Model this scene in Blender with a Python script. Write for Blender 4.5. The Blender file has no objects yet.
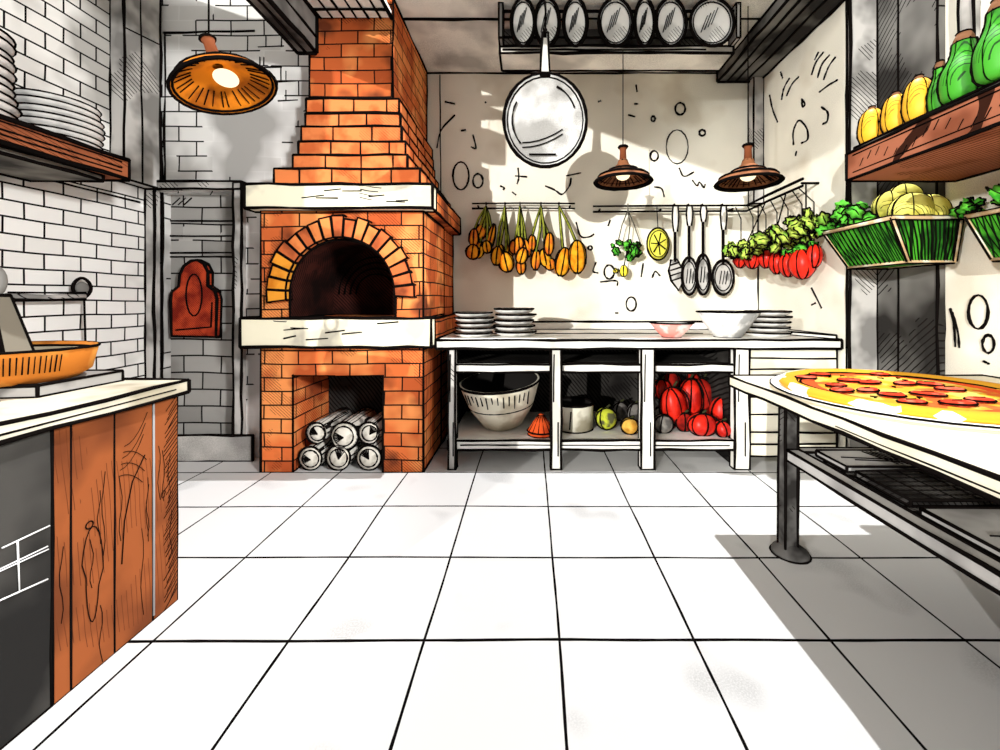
import bpy, bmesh, math, random
from mathutils import Vector, Matrix, noise
random.seed(7)
PI = math.pi
C = bpy.context.scene.collection
CAM_H, F, VX, VY = 1.25, 417.0, 530.0, 300.0

def P(px, py, Y):
    return Vector(((px-VX)/F*Y, Y, CAM_H-(py-VY)/F*Y))

# ------------------------------------------------------------------ materials
def lin(c):
    r = []
    for v in c:
        v = v/255.0
        r.append(v/12.92 if v <= .04045 else ((v+.055)/1.055)**2.4)
    return (r[0], r[1], r[2], 1)

class NT:
    def __init__(s, name):
        s.m = bpy.data.materials.new(name); s.m.use_nodes = True
        s.t = s.m.node_tree; s.t.nodes.clear()
        s.out = s.t.nodes.new('ShaderNodeOutputMaterial')
        s.co = s.t.nodes.new('ShaderNodeTexCoord').outputs['Object']
    def n(s, typ, **kw):
        nd = s.t.nodes.new(typ)
        for k, v in kw.items(): setattr(nd, k, v)
        return nd
    def put(s, sock, v):
        if hasattr(v, 'is_output'): s.t.links.new(v, sock)
        else: sock.default_value = v
    def math(s, op, a, b=None, c=None):
        nd = s.n('ShaderNodeMath', operation=op)
        s.put(nd.inputs[0], a)
        if b is not None: s.put(nd.inputs[1], b)
        if c is not None: s.put(nd.inputs[2], c)
        return nd.outputs[0]
    def noise(s, scale, detail=2, vec=None, off=0):
        nd = s.n('ShaderNodeTexNoise')
        nd.inputs['Scale'].default_value = scale; nd.inputs['Detail'].default_value = detail
        v = vec or s.co
        if off:
            a = s.n('ShaderNodeVectorMath', operation='ADD'); s.put(a.inputs[0], v); a.inputs[1].default_value = (off, off*1.7, off*.6); v = a.outputs[0]
        s.put(nd.inputs['Vector'], v)
        return nd.outputs['Fac']
    def ramp(s, v, lo, hi):
        nd = s.n('ShaderNodeMapRange'); s.put(nd.inputs[0], v)
        nd.inputs[1].default_value = lo; nd.inputs[2].default_value = hi
        return nd.outputs[0]
    def mix(s, f, a, b):
        nd = s.n('ShaderNodeMix', data_type='RGBA')
        s.put(nd.inputs[0], f); s.put(nd.inputs[6], a); s.put(nd.inputs[7], b)
        return nd.outputs[2]
    def dot(s, vec):
        nd = s.n('ShaderNodeVectorMath', operation='DOT_PRODUCT'); s.put(nd.inputs[0], s.co)
        nd.inputs[1].default_value = vec
        return nd.outputs['Value']
    def hatch(s, col, vec, spacing, amount, ink=(20, 16, 14), width=.22, nscale=2.5, off=3):
        """ink pen hatching drawn in patches on the object's own surface"""
        a = s.dot(vec)
        a = s.math('MULTIPLY_ADD', s.noise(3.0), spacing*1.5, a)
        f = s.math('FRACT', s.math('DIVIDE', a, spacing))
        ln = s.math('LESS_THAN', f, width)
        patch = s.math('GREATER_THAN', s.noise(nscale, 2, off=off), 1-amount)
        return s.mix(s.math('MULTIPLY', ln, patch), col, lin(ink))
    def done(s, col, rough=.9, spec=.1, metal=0):
        b = s.n('ShaderNodeBsdfPrincipled')
        s.put(b.inputs['Base Color'], col); b.inputs['Roughness'].default_value = rough
        b.inputs['Specular IOR Level'].default_value = spec
        b.inputs['Metallic'].default_value = metal
        s.t.links.new(b.outputs[0], s.out.inputs[0])
        return s.m

MATS = {}
def flat(name, col, wash=None, wscale=2.5, lo=.5, hi=.62, hatch=None, rough=.9, spec=.1, grain=0):
    if name in MATS: return MATS[name]
    t = NT(name); c = lin(col)
    if wash: c = t.mix(t.ramp(t.noise(wscale, 3), lo, hi), c, lin(wash))
    if grain:
        g = t.ramp(t.noise(160, 2), .3, .7)
        c = t.mix(t.math('MULTIPLY', t.math('MULTIPLY', g, grain), t.ramp(t.noise(1.7, 2, off=9), .42, .6)), c, lin((90, 88, 85)))
    if hatch: c = t.hatch(c, *hatch)
    MATS[name] = t.done(c, rough, spec)
    return MATS[name]

def brick_mat(name, c1, c2, mortar, w, h, ms, fade=0, wash=None, wlo=.5, whi=.65, wscale=1.2, offx=0, offz=0, hatch=None, c3=None):
    if name in MATS: return MATS[name]
    t = NT(name)
    sp = t.n('ShaderNodeSeparateXYZ'); t.put(sp.inputs[0], t.co)
    wob = t.noise(2.2, 1)
    u = t.math('ADD', t.math('ADD', sp.outputs[0], sp.outputs[1]), offx)
    u = t.math('MULTIPLY_ADD', wob, w*.12, u)
    v = t.math('ADD', sp.outputs[2], offz)
    v = t.math('MULTIPLY_ADD', t.noise(1.6, 1, off=5), h*.3, v)
    cb = t.n('ShaderNodeCombineXYZ'); t.put(cb.inputs[0], u); t.put(cb.inputs[1], v)
    b = t.n('ShaderNodeTexBrick'); t.put(b.inputs['Vector'], cb.outputs[0])
    b.inputs['Scale'].default_value = 1; b.inputs['Brick Width'].default_value = w; b.inputs['Row Height'].default_value = h
    b.inputs['Mortar Size'].default_value = ms; b.inputs['Mortar Smooth'].default_value = .1; b.inputs['Bias'].default_value = 0
    b.inputs['Color1'].default_value = lin(c1); b.inputs['Color2'].default_value = lin(c2); b.inputs['Mortar'].default_value = lin(c1)
    c = b.outputs['Color']
    if c3: c = t.mix(t.ramp(t.noise(3.3, 2, off=2), .48, .62), c, lin(c3))
    if wash: c = t.mix(t.ramp(t.noise(wscale, 3, off=4), wlo, whi), c, lin(wash))
    if hatch: c = t.hatch(c, *hatch)
    f = b.outputs['Fac']
    if fade: f = t.math('MULTIPLY', f, t.math('LESS_THAN', t.noise(2.6, 2, off=7), 1-fade))
    c = t.mix(f, c, lin(mortar))
    MATS[name] = t.done(c)
    return MATS[name]

INK = flat('black_ink', (16, 13, 12), spec=0)
CREAM = flat('cream_plaster', (251, 247, 233), wash=(230, 222, 204), wscale=1.4, lo=.55, hi=.66, grain=.25)
GREY = flat('grey_plaster', (214, 211, 206), wash=(150, 148, 145), wscale=1.6, lo=.45, hi=.62, grain=.6)
CEIL = flat('pale_ceiling', (248, 244, 236), wash=(196, 192, 186), wscale=1.8, lo=.48, hi=.62, grain=.4)
GREYH = flat('grey_hatched_board', (196, 193, 189), wash=(130, 128, 125), wscale=3, lo=.45, hi=.6, hatch=((1, .6, 1), .035, .38))
DARKBEAM = flat('charcoal_beam', (120, 118, 115), wash=(45, 43, 42), wscale=2.2, lo=.42, hi=.58)
WHITE = flat('white_paint', (244, 242, 236), wash=(222, 218, 208), wscale=3, lo=.55, hi=.65)
STONE = flat('cream_stone', (244, 238, 212), wash=(200, 194, 176), wscale=4, lo=.52, hi=.66, hatch=((.15, .15, 1), .03, .33))
CHINA = flat('white_china', (244, 243, 240), wash=(205, 205, 203), wscale=6, lo=.5, hi=.62, spec=.3, rough=.5)
TIN = flat('pale_metal', (246, 245, 242), wash=(196, 195, 192), wscale=4, lo=.5, hi=.62, hatch=((1, .4, .8), .026, .36, (20, 16, 14), .16), spec=.3, rough=.5)
IRON = flat('dark_iron', (92, 90, 88), wash=(40, 38, 37), wscale=6, lo=.45, hi=.6, hatch=((1, .6, .8), .022, .5))
IRONTOP = flat('grey_iron_sheet', (176, 174, 172), wash=(128, 126, 124), wscale=3, lo=.5, hi=.65)
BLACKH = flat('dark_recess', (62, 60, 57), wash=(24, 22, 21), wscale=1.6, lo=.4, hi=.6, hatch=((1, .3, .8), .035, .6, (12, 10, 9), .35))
WOOD = flat('chestnut_wood', (140, 76, 40), wash=(100, 52, 28), wscale=3.0, lo=.45, hi=.65, hatch=((.3, 1, .08), .018, .42, (96, 48, 24), .14))
SHELFW = flat('shelf_wood', (160, 92, 60), wash=(110, 58, 36), wscale=3.0, lo=.45, hi=.62, hatch=((.3, .3, 1), .02, .46, (60, 28, 14), .16))
ORANGE = flat('orange_enamel', (222, 128, 22), wash=(160, 84, 12), wscale=6, lo=.45, hi=.62, spec=.2)
BRONZE = flat('bronze_enamel', (142, 90, 58), wash=(92, 54, 32), wscale=8, lo=.45, hi=.6, spec=.2)
PANORANGE = flat('orange_copper', (205, 136, 58), wash=(178, 104, 36), wscale=6, lo=.48, hi=.62, hatch=((1, 0, 0), .014, .36, (70, 38, 10), .2))
BRICK = brick_mat('orange_brick', (226, 118, 62), (178, 82, 42), (28, 16, 12), .25, .1, .0056, wash=(120, 60, 36), wlo=.56, whi=.68, wscale=2.6, hatch=((1, 1, 1.1), .024, .44, (70, 28, 14), .17), c3=(236, 148, 84))
DARKBR = flat('dark_oven_brick', (66, 30, 24), wash=(26, 12, 10), wscale=3, lo=.42, hi=.6, hatch=((1, 1, 1), .03, .6, (12, 6, 5), .3))  # dark hatched brick for the inside of the oven mouth
WB = brick_mat('white_brick_left', (244, 243, 240), (232, 230, 226), (14, 12, 12), .205, .097, .0058, wash=(178, 176, 172), wscale=1.5, wlo=.52, whi=.64)
WBB = brick_mat('white_brick_faded', (240, 239, 237), (226, 225, 222), (24, 22, 22), .27, .12, .006, fade=.47, wash=(172, 170, 167), wscale=1.3, wlo=.5, whi=.6)
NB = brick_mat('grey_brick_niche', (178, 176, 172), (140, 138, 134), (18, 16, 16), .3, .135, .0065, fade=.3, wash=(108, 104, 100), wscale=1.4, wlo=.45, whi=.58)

# ------------------------------------------------------------------ mesh builder
class MB:
    def __init__(s):
        s.v = []; s.f = []; s.mi = []; s.sm = []; s.M = Matrix.Identity(4); s.inkslot = 1; s.G = 1.22
    def add(s, vs, fs, mi=0, sm=False):
        o = len(s.v)
        s.v += [s.M @ Vector(v) for v in vs]
        for f in fs:
            s.f.append(tuple(i+o for i in f)); s.mi.append(mi); s.sm.append(sm)
    def line(s, a, b, r=.006, mi=None, jit=None, seg=.16):
        a, b = Vector(a), Vector(b); L = (b-a).length
        if L < 1e-6: return
        n = max(1, min(14, int(L/seg)))
        j = r*.55 if jit is None else jit
        pts = [a.lerp(b, i/n) + (Vector([random.uniform(-j, j) for _ in range(3)]) if 0 < i < n else Vector((0, 0, 0))) for i in range(n+1)]
        s.tube(pts, r, s.inkslot if mi is None else mi, 5, jr=.25)
    def tube(s, pts, r, mi=0, seg=6, closed=False, jr=0, sm=True):
        pts = [Vector(p) for p in pts]; n = len(pts)
        if mi == s.inkslot and not isinstance(r, (list, tuple)): r = r*s.G
        rs = r if isinstance(r, (list, tuple)) else [r*(1+random.uniform(-jr, jr)) for _ in pts]
        vs = []; up = None
        for i in range(n):
            if closed: d = pts[(i+1) % n]-pts[i-1]
            else: d = pts[min(i+1, n-1)]-pts[max(i-1, 0)]
            if d.length < 1e-9: d = Vector((0, 0, 1))
            d.normalize()
            if up is None:
                up = Vector((0, 0, 1)) if abs(d.z) < .9 else Vector((1, 0, 0))
            x = d.cross(up)
            if x.length < 1e-4: x = d.orthogonal()
            x.normalize(); y = x.cross(d).normalized(); up = y
            for k in range(seg):
                a = 2*PI*k/seg
                vs.append(pts[i]+(x*math.cos(a)+y*math.sin(a))*rs[i])
        fs = []
        m = n if closed else n-1
        for i in range(m):
            for k in range(seg):
                a = i*seg+k; b = i*seg+(k+1) % seg; j = ((i+1) % n)*seg
                fs.append((a, b, j+(k+1) % seg, j+k))
        if not closed:
            fs.append(tuple(range(seg-1, -1, -1))); fs.append(tuple((n-1)*seg+k for k in range(seg)))
        s.add(vs, fs, mi, sm)
    def box(s, x0, x1, y0, y1, z0, z1, ink=.006, mi=0, skip=()):
        vs = [(x, y, z) for z in (z0, z1) for y in (y0, y1) for x in (x0, x1)]
        s.add(vs, [(0, 2, 3, 1), (4, 5, 7, 6), (0, 1, 5, 4), (2, 6, 7, 3), (0, 4, 6, 2), (1, 3, 7, 5)], mi)
        if ink:
            for i, j in ((0, 1), (1, 3), (3, 2), (2, 0), (4, 5), (5, 7), (7, 6), (6, 4), (0, 4), (1, 5), (2, 6), (3, 7)):
                s.line(vs[i], vs[j], ink)
    def hexa(s, vs, ink=.006, mi=0):
        s.add(vs, [(0, 2, 3, 1), (4, 5, 7, 6), (0, 1, 5, 4), (2, 6, 7, 3), (0, 4, 6, 2), (1, 3, 7, 5)], mi)
        if ink:
            for i, j in ((0, 1), (1, 3), (3, 2), (2, 0), (4, 5), (5, 7), (7, 6), (6, 4), (0, 4), (1, 5), (2, 6), (3, 7)):
                s.line(vs[i], vs[j], ink)
    def prism(s, out, y0, y1, ink=.006, mi=0, side=None, inkdepth=True, plane='xz', corner=25):
        """outline of (a,b) points extruded along the third axis"""
        mp = {'xz': lambda a, b, d: (a, d, b), 'yz': lambda a, b, d: (d, a, b), 'xy': lambda a, b, d: (a, b, d)}[plane]
        n = len(out)
        A = [mp(a, b, y0) for a, b in out]; B = [mp(a, b, y1) for a, b in out]
        s.add(A+B, [tuple(range(n)), tuple(range(2*n-1, n-1, -1))], mi)
        for i in range(n):
            j = (i+1) % n
            s.add([A[i], A[j], B[j], B[i]], [(0, 1, 2, 3)], side(i) if side else mi)
        if ink:
            s.tube([Vector(p) for p in A], ink, s.inkslot, 5, closed=True, jr=.2)
            s.tube([Vector(p) for p in B], ink, s.inkslot, 5, closed=True, jr=.2)
            if inkdepth:
                for i in range(n):
                    p, q, r = Vector(out[i-1]), Vector(out[i]), Vector(out[(i+1) % n])
                    if (q-p).length and (r-q).length and (q-p).angle(r-q) > math.radians(corner): s.line(A[i], B[i], ink)
    def lathe(s, prof, seg=32, mi=0, rings=(), ink=.005, mis=None, jr=.15, ax=(1, 1)):
        n = len(prof); vs = []
        for r, z in prof:
            for k in range(seg):
                a = 2*PI*k/seg; vs.append((r*math.cos(a)*ax[0], r*math.sin(a)*ax[1], z))
        for i in range(n-1):
            fs = []
            for k in range(seg):
                fs.append((i*seg+k, i*seg+(k+1) % seg, (i+1)*seg+(k+1) % seg, (i+1)*seg+k))
            o = mis[i] if mis else mi
            base = len(s.v) if i == 0 else base
            if i == 0: s.add(vs, fs, o, True)
            else:
                for f in fs:
                    s.f.append(tuple(q+base for q in f)); s.mi.append(o); s.sm.append(True)
        for i in rings:
            r, z = prof[i]
            s.ring(r, z, ink, ax=ax, jr=jr)
    def ring(s, r, z, ink=.005, ax=(1, 1), jr=.15, n=30, mi=None):
        s.tube([(r*math.cos(2*PI*k/n)*ax[0], r*math.sin(2*PI*k/n)*ax[1], z) for k in range(n)], ink, s.inkslot if mi is None else mi, 5, closed=True, jr=jr)
    def blob(s, c, R, lobes=0, amp=.08, taper=0, ribs=0, ink=.004, mi=0, nu=24, nv=14, noise_amp=0, zpow=1):
        c = Vector(c)
        def pt(u, v, k=1.0):
            th = PI*v; ph = 2*PI*u
            r = math.sin(th)**zpow if 0 < th < PI else 0
            m = 1+(amp*abs(math.cos(lobes*ph/2))-amp if lobes else 0)
            tz = math.cos(th); tp = 1+taper*tz
            p = Vector((R[0]*r*m*tp*math.cos(ph), R[1]*r*m*tp*math.sin(ph), R[2]*tz))
            if noise_amp: p *= 1+noise_amp*noise.noise(p*(2.2/max(R))+c*7)
            return c+p*k
        vs = [pt(0, 0)]+[pt(i/nu, j/nv) for j in range(1, nv) for i in range(nu)]+[pt(0, 1)]
        fs = [(0, 1+i, 1+(i+1) % nu) for i in range(nu)]
        for j in range(nv-2):
            for i in range(nu):
                a = 1+j*nu+i; b = 1+j*nu+(i+1) % nu
                fs.append((a, a+nu, b+nu, b))
        l = len(vs)-1; o = 1+(nv-2)*nu
        fs += [(l, o+(i+1) % nu, o+i) for i in range(nu)]
        s.add(vs, fs, mi, True)
        for k in range(ribs):
            u = (k+.5)/ribs if lobes else (k+.3)/ribs
            s.tube([pt(u, .05+.9*t/10, 1.005) for t in range(11)], ink, s.inkslot, 5, jr=.3)
    def build(s, name, mats, parent=None, origin=(0, 0, 0), label=None):
        o = Vector(origin)
        if parent is not None: o = W[parent.name]
        me = bpy.data.meshes.new(name)
        me.from_pydata([v-o for v in s.v], [], s.f)
        mats = mats if isinstance(mats, (list, tuple)) else [mats]
        mats = list(mats)+([INK] if len(mats) == s.inkslot else [])
        for m in mats: me.materials.append(m)
        me.polygons.foreach_set('material_index', s.mi)
        me.polygons.foreach_set('use_smooth', s.sm)
        me.update()
        bm = bmesh.new(); bm.from_mesh(me); bmesh.ops.recalc_face_normals(bm, faces=bm.faces); bm.to_mesh(me); bm.free()
        ob = bpy.data.objects.new(name, me); C.objects.link(ob)
        if parent is not None: ob.parent = parent
        else: ob.location = o
        W[ob.name] = o
        if label: ob['label'] = label
        return ob
W = {}
def at(loc, rot=(0, 0, 0)):
    from mathutils import Euler
    return Matrix.Translation(Vector(loc)) @ Euler(rot).to_matrix().to_4x4()
def thing(name, label, cat, loc, group=None):
    o = bpy.data.objects.new(name, None); C.objects.link(o); o.location = loc; W[o.name] = Vector(loc)
    o.empty_display_size = .1
    return tag(o, label, cat, group)
def tag(o, label, cat, group=None, kind=None):
    o['label'] = label; o['category'] = cat
    if group: o['group'] = group
    if kind: o['kind'] = kind
    return o
def struct(o, label=None):
    o['kind'] = 'structure'
    if label: o['label'] = label
    return o
ORD = ['bottom', 'second from the bottom', 'third from the bottom', 'fourth from the bottom', 'fifth from the bottom', 'sixth from the bottom', 'seventh from the bottom',
       'eighth from the bottom', 'ninth from the bottom', 'tenth from the bottom']
def stroke(m, pts, r=.007, closed=False):
    m.tube(pts, r, m.inkslot, 5, closed=closed, jr=.35)

# ================================================================== SETTING
def floor_mat():
    t = NT('white_floor_tiles'); sp = t.n('ShaderNodeSeparateXYZ'); t.put(sp.inputs[0], t.co)
    c = lin((214, 214, 214))
    c = t.mix(t.math('MULTIPLY', t.math('MULTIPLY', t.ramp(t.noise(2.3, 2), .6, .68), t.ramp(t.noise(170, 2), .25, .6)), .45), c, lin((150, 150, 150)))
    msk = None
    for k, (off, S) in enumerate(((.109, .497), (2.028, .497))):
        a = t.math('MULTIPLY_ADD', t.noise(1.1, 1, off=k*3+1), .03, sp.outputs[k])
        f = t.math('FRACT', t.math('DIVIDE', t.math('SUBTRACT', a, off+.015-S*20-S*.5), S))
        d = t.math('ABSOLUTE', t.math('SUBTRACT', f, .5))
        wv = t.math('MULTIPLY_ADD', t.noise(7, 1, off=k+5), .008, .0062 + .003*k)
        l = t.math('LESS_THAN', d, wv)
        msk = l if msk is None else t.math('MAXIMUM', msk, l)
    c = t.mix(msk, c, lin((14, 12, 12)))
    return t.done(c, .9, 0)
m = MB(); m.add([(-3.2, -.3, 0), (3.2, -.3, 0), (3.2, 4.4, 0), (-3.2, 4.4, 0), (-3.2, -.3, -.1), (3.2, -.3, -.1), (3.2, 4.4, -.1), (-3.2, 4.4, -.1)],
      [(0, 1, 2, 3), (7, 6, 5, 4), (0, 4, 5, 1), (1, 5, 6, 2), (2, 6, 7, 3), (3, 7, 4, 0)])
struct(m.build('floor', floor_mat()))

# left brick wall
m = MB(); m.box(-3.1, -3.0, .2, 3.3, 0, 3.75, ink=0); 
m.line((-2.995, .2, 2.0), (-2.995, 3.2, 2.0), .006)
struct(m.build('wall_left', WB))
# wall column at its far end
m = MB(); m.box(-3.0, -2.9, 2.98, 3.27, 2.12, 3.7, .008); m.line((-2.9, 3.12, 2.12), (-2.9, 3.1, 3.7), .006); m.line((-2.9, 2.98, 3.2), (-2.9, 3.27, 3.25), .005)
struct(m.build('trim_1', GREYH))
# alcove wall (left part of the back), with a niche
Y0 = 3.3
def XW(px, Y=Y0): return (px-VX)/F*Y
def ZW(py, Y=Y0): return CAM_H-(py-VY)/F*Y
nx0, nx1, nz0, nz1 = XW(160), XW(238), ZW(456), ZW(192)
m = MB()
m.box(-3.1, nx0, Y0, Y0+.1, 0, 3.75, 0); m.box(nx1, -1.958, Y0, Y0+.1, 0, 3.75, 0); m.box(-1.958, -1.865, Y0, Y0+.1, 2.08, 3.75, 0); m.box(-1.865, -1.745, Y0, Y0+.1, 2.21, 3.75, 0); m.box(-1.745, -1.67, Y0, Y0+.1, 2.76, 3.75, 0); m.box(nx0, nx1, Y0, Y0+.1, nz1, 3.75, 0); m.box(nx0, nx1, Y0, Y0+.1, 0, nz0+.01, 0)
m.line((-2.9, Y0, ZW(33)), (XW(255), Y0, ZW(31)), .009); m.line((XW(157), Y0, ZW(33)), (XW(163), Y0, ZW(188)), .009); m.line((XW(165), Y0, ZW(33)), (XW(165), Y0, ZW(186)), .007)
m.line((XW(118), Y0, ZW(130)), (XW(163), Y0, ZW(147)), .007)
for px, py, L in ((278, 82, 18), (278, 101, 20), (258, 47, 26), (252, 68, 30), (236, 105, 26)):
    m.line((XW(px), Y0, ZW(py)), (XW(px+L), Y0, ZW(py-1)), .005); m.line((XW(px+8), Y0, ZW(py)), (XW(px+8), Y0, ZW(py-11)), .004)
struct(m.build('wall_alcove', [WBB]))
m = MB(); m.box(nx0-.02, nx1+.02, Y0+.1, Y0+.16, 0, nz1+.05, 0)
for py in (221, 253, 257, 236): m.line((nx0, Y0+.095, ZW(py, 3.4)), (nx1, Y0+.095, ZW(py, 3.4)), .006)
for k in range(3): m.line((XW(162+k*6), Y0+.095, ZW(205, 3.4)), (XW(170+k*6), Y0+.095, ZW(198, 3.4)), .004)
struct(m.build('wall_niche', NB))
m = MB()
m.box(XW(151), XW(160), Y0-.05, Y0+.02, 0, nz1+.06, .008); m.box(XW(238), XW(246), Y0-.05, Y0+.02, 0, nz1+.06, .008)
m.box(XW(151), XW(246), Y0-.055, Y0+.02, nz1+.01, nz1+.07, .008)
struct(m.build('door_1', GREYH), 'grey frame around the shallow brick niche')
m = MB(); m.box(-2.98, XW(258), Y0-.07, Y0-.055, 0, .2, .006); struct(m.build('baseboard_left', GREY))

# back wall
YB = 4.2
m = MB(); m.box(-1.75, 2.4, YB, YB+.1, 0, 3.75, 0)
def wm(px, py, wall='b'):
    if wall == 'b': return Vector((XW(px, YB), YB-.004, ZW(py, YB)))
    X = {'r': 2.3, 'n': 2.55}[wall]; Y = F*X/(px-VX)
    return Vector((X-.004, Y, ZW(py, Y)))
def oval(m, px, py, rx, ry, r=.008, wall='b', a0=0, a1=360):
    n = 16; pts = [wm(px+rx*math.cos(math.radians(a0+(a1-a0)*k/n)), py+ry*math.sin(math.radians(a0+(a1-a0)*k/n)), wall) for k in range(n+(0 if a1-a0 == 360 else 1))]
    stroke(m, pts, r, a1-a0 == 360)
def poly(m, pts, r=.008, wall='b'):
    pts = [Vector(p) for p in pts]
    for _ in range(2):
        q = [pts[0]]
        for a, b in zip(pts, pts[1:]): q += [a.lerp(b, .22), a.lerp(b, .78)]
        pts = q+[pts[-1]]
    stroke(m, [wm(p.x, p.y, wall) for p in pts], r)
for a in ((461, 176, 8, 14), (478, 181, 5, 7), (680, 109, 5, 6), (653, 119, 2, 2.5), (702, 133, 3, 3), (654, 156, 4, 5), (631, 304, 5, 7), (590, 248, 2, 2), (609, 272, 5, 7)): oval(m, *a)
oval(m, 677, 147, 11, 17, .005)
for pts in (((437, 148), (440, 130), (455, 115)), ((473, 135), (477, 150), (471, 147)), ((445, 102), (455, 104)), ((461, 131), (466, 130)), ((518, 168), (519, 178), (517, 184)), ((515, 176), (527, 177)),
            ((545, 186), (555, 190), (562, 196), (570, 186), (571, 178)), ((566, 176), (581, 173)), ((576, 222), (580, 238), (590, 237), (594, 234)), ((596, 262), (592, 272), (598, 273)), ((600, 282), (618, 280), (617, 286)),
            ((628, 115), (635, 117)), ((598, 102), (601, 101)), ((637, 92), (636, 85)), ((638, 104), (634, 104)), ((679, 168), (683, 178), (694, 172)), ((692, 180), (697, 187), (699, 181), (704, 189), (705, 184)), ((654, 187), (662, 188), (664, 197)),
            ((610, 220), (608, 226)), ((486, 102), (485, 103)), ((643, 263), (641, 277)), ((652, 278), (655, 270), (660, 276)), ((500, 186), (505, 188), (503, 190)), ((615, 313), (618, 313)), ((512, 192), (516, 195))): poly(m, pts, .007)
m.line((XW(440, YB), YB-.003, ZW(75, YB)), (XW(441, YB), YB-.003, ZW(200, YB)), .005)
struct(m.build('wall_back', CREAM))
# right wall, rear part, with the step out to the near part
m = MB(); m.box(2.3, 2.4, 3.02, YB+.1, 0, 3.75, .0)
m.line((2.3, YB, 1), (2.3, YB, 3.6), .009); m.line((2.3, 3.02, .9), (2.3, 3.02, 3.75), .009)
for pts in (((820, 92), (829, 85), (838, 80)), ((815, 60), (819, 52)), ((812, 75), (816, 62), (824, 52)), ((818, 78), (822, 64), (830, 55)), ((824, 80), (829, 66), (836, 57)), ((762, 80), (770, 66), (780, 58)), ((782, 100), (784, 88), (790, 78)), ((787, 96), (792, 84), (799, 77)), ((783, 78), (781, 72)),
            ((794, 145), (793, 132), (799, 118), (808, 128), (809, 140), (802, 143)), ((802, 99), (806, 104), (803, 108), (802, 100)), ((822, 107), (829, 112), (828, 122), (823, 124)), ((770, 95), (773, 110), (778, 122)), ((797, 151), (796, 156)),
            ((812, 288), (822, 308)), ((812, 305), (816, 303))): poly(m, pts, .006, 'r')
struct(m.build('wall_right_rear', CREAM))
m = MB(); m.box(2.3, 2.65, 3.0, 3.04, 0, 3.75, 0, 0)
m.line((2.3, 2.998, .7), (2.3, 2.998, 3.75), .008)
struct(m.build('wall_right_step', GREYH))
m = MB(); m.box(2.55, 2.65, .2, 3.0, 0, 3.75, 0)
oval(m, 979, 312, 10, 17, .006, 'n'); oval(m, 989, 344, 6, 9, .006, 'n')
for pts in (((951, 308), (955, 325), (956, 347)), ((953, 312), (959, 332), (960, 348)), ((984, 361), (990, 364)), ((939, 121-15), (939, 4))): poly(m, pts, .005, 'n')
struct(m.build('wall_right', CREAM))
m = MB(); m.box(2.5, 2.56, 2.56, 3.0, 0, 3.75, .007); m.line((2.5, 2.83, 0), (2.5, 2.83, 3.75), .006)
struct(m.build('trim_2', flat('dark_wall_post', (128, 126, 122), wash=(44, 42, 40), wscale=1.5, lo=.4, hi=.6, hatch=((0, 1, 1), .05, .5))), 'dark grey wall post behind the green basket')
m = MB(); m.box(2.51, 2.56, 2.36, 2.44, 2.12, 3.75, .007)
struct(m.build('trim_3', GREYH))
m = MB(); m.box(2.2, 2.3, YB-.1, YB, 2.2, 3.54, .007); struct(m.build('trim_4', GREYH), 'narrow grey post in the back right corner')

# ceilings and beams
m = MB(); m.box(-1.04, 2.32, 3.17, YB+.1, 3.54, 3.64, 0); m.line((-1.04, 3.39, 3.535), (1.9, 3.39, 3.535), .009); m.line((-1.04, YB, 3.535), (2.3, YB, 3.535), .01)
m.line((-1.04, 3.17, 3.53), (-1.04, YB, 3.53), .012)
struct(m.build('ceiling', CEIL))
m = MB(); m.box(-1.07, -.99, -3.4, 3.17, 3.56, 4.9, 0); struct(m.build('shade_panel', CREAM), 'unseen upper panel added to shade the back wall')  # out of view, added to cast the slanting shade on the back wall
m = MB(); m.box(-1.6, -1.04, 2.5, 3.13, 3.37, 3.42, 0)
for k in range(7): m.line((-1.6+.09*k, 2.5, 3.365), (-1.6+.09*k+.03, 3.13, 3.365), .007)
m.line((-1.6, 3.03, 3.36), (-1.04, 3.03, 3.36), .008); m.line((-1.04, 2.5, 3.36), (-1.04, 3.13, 3.36), .011)
struct(m.build('ceiling_grille', WHITE), 'white slatted soffit in front of the chimney')
m = MB(); m.box(-1.73, -1.59, 1.6, 3.1, 3.09, 3.36, .013); m.line((-1.585, 1.6, 3.24), (-1.585, 3.1, 3.2), .009); m.line((-1.66, 1.6, 3.085), (-1.66, 3.1, 3.085), .008)
struct(m.build('trim_5', DARKBEAM), 'dark ceiling beam running to the chimney')
m = MB(); m.box(1.88, 2.29, 3.0, YB-.02, 3.44, 3.54, .011); 
for x in (1.97, 2.06, 2.16): m.line((x, 3.0, 3.437), (x, YB-.02, 3.437), .009)
struct(m.build('trim_6', DARKBEAM), 'dark ceiling beam along the right wall')
m = MB(); m.box(-3.0, -.99, 1.94, 2.06, 3.6, 3.7, 0); struct(m.build('trim_7', DARKBEAM))

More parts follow.
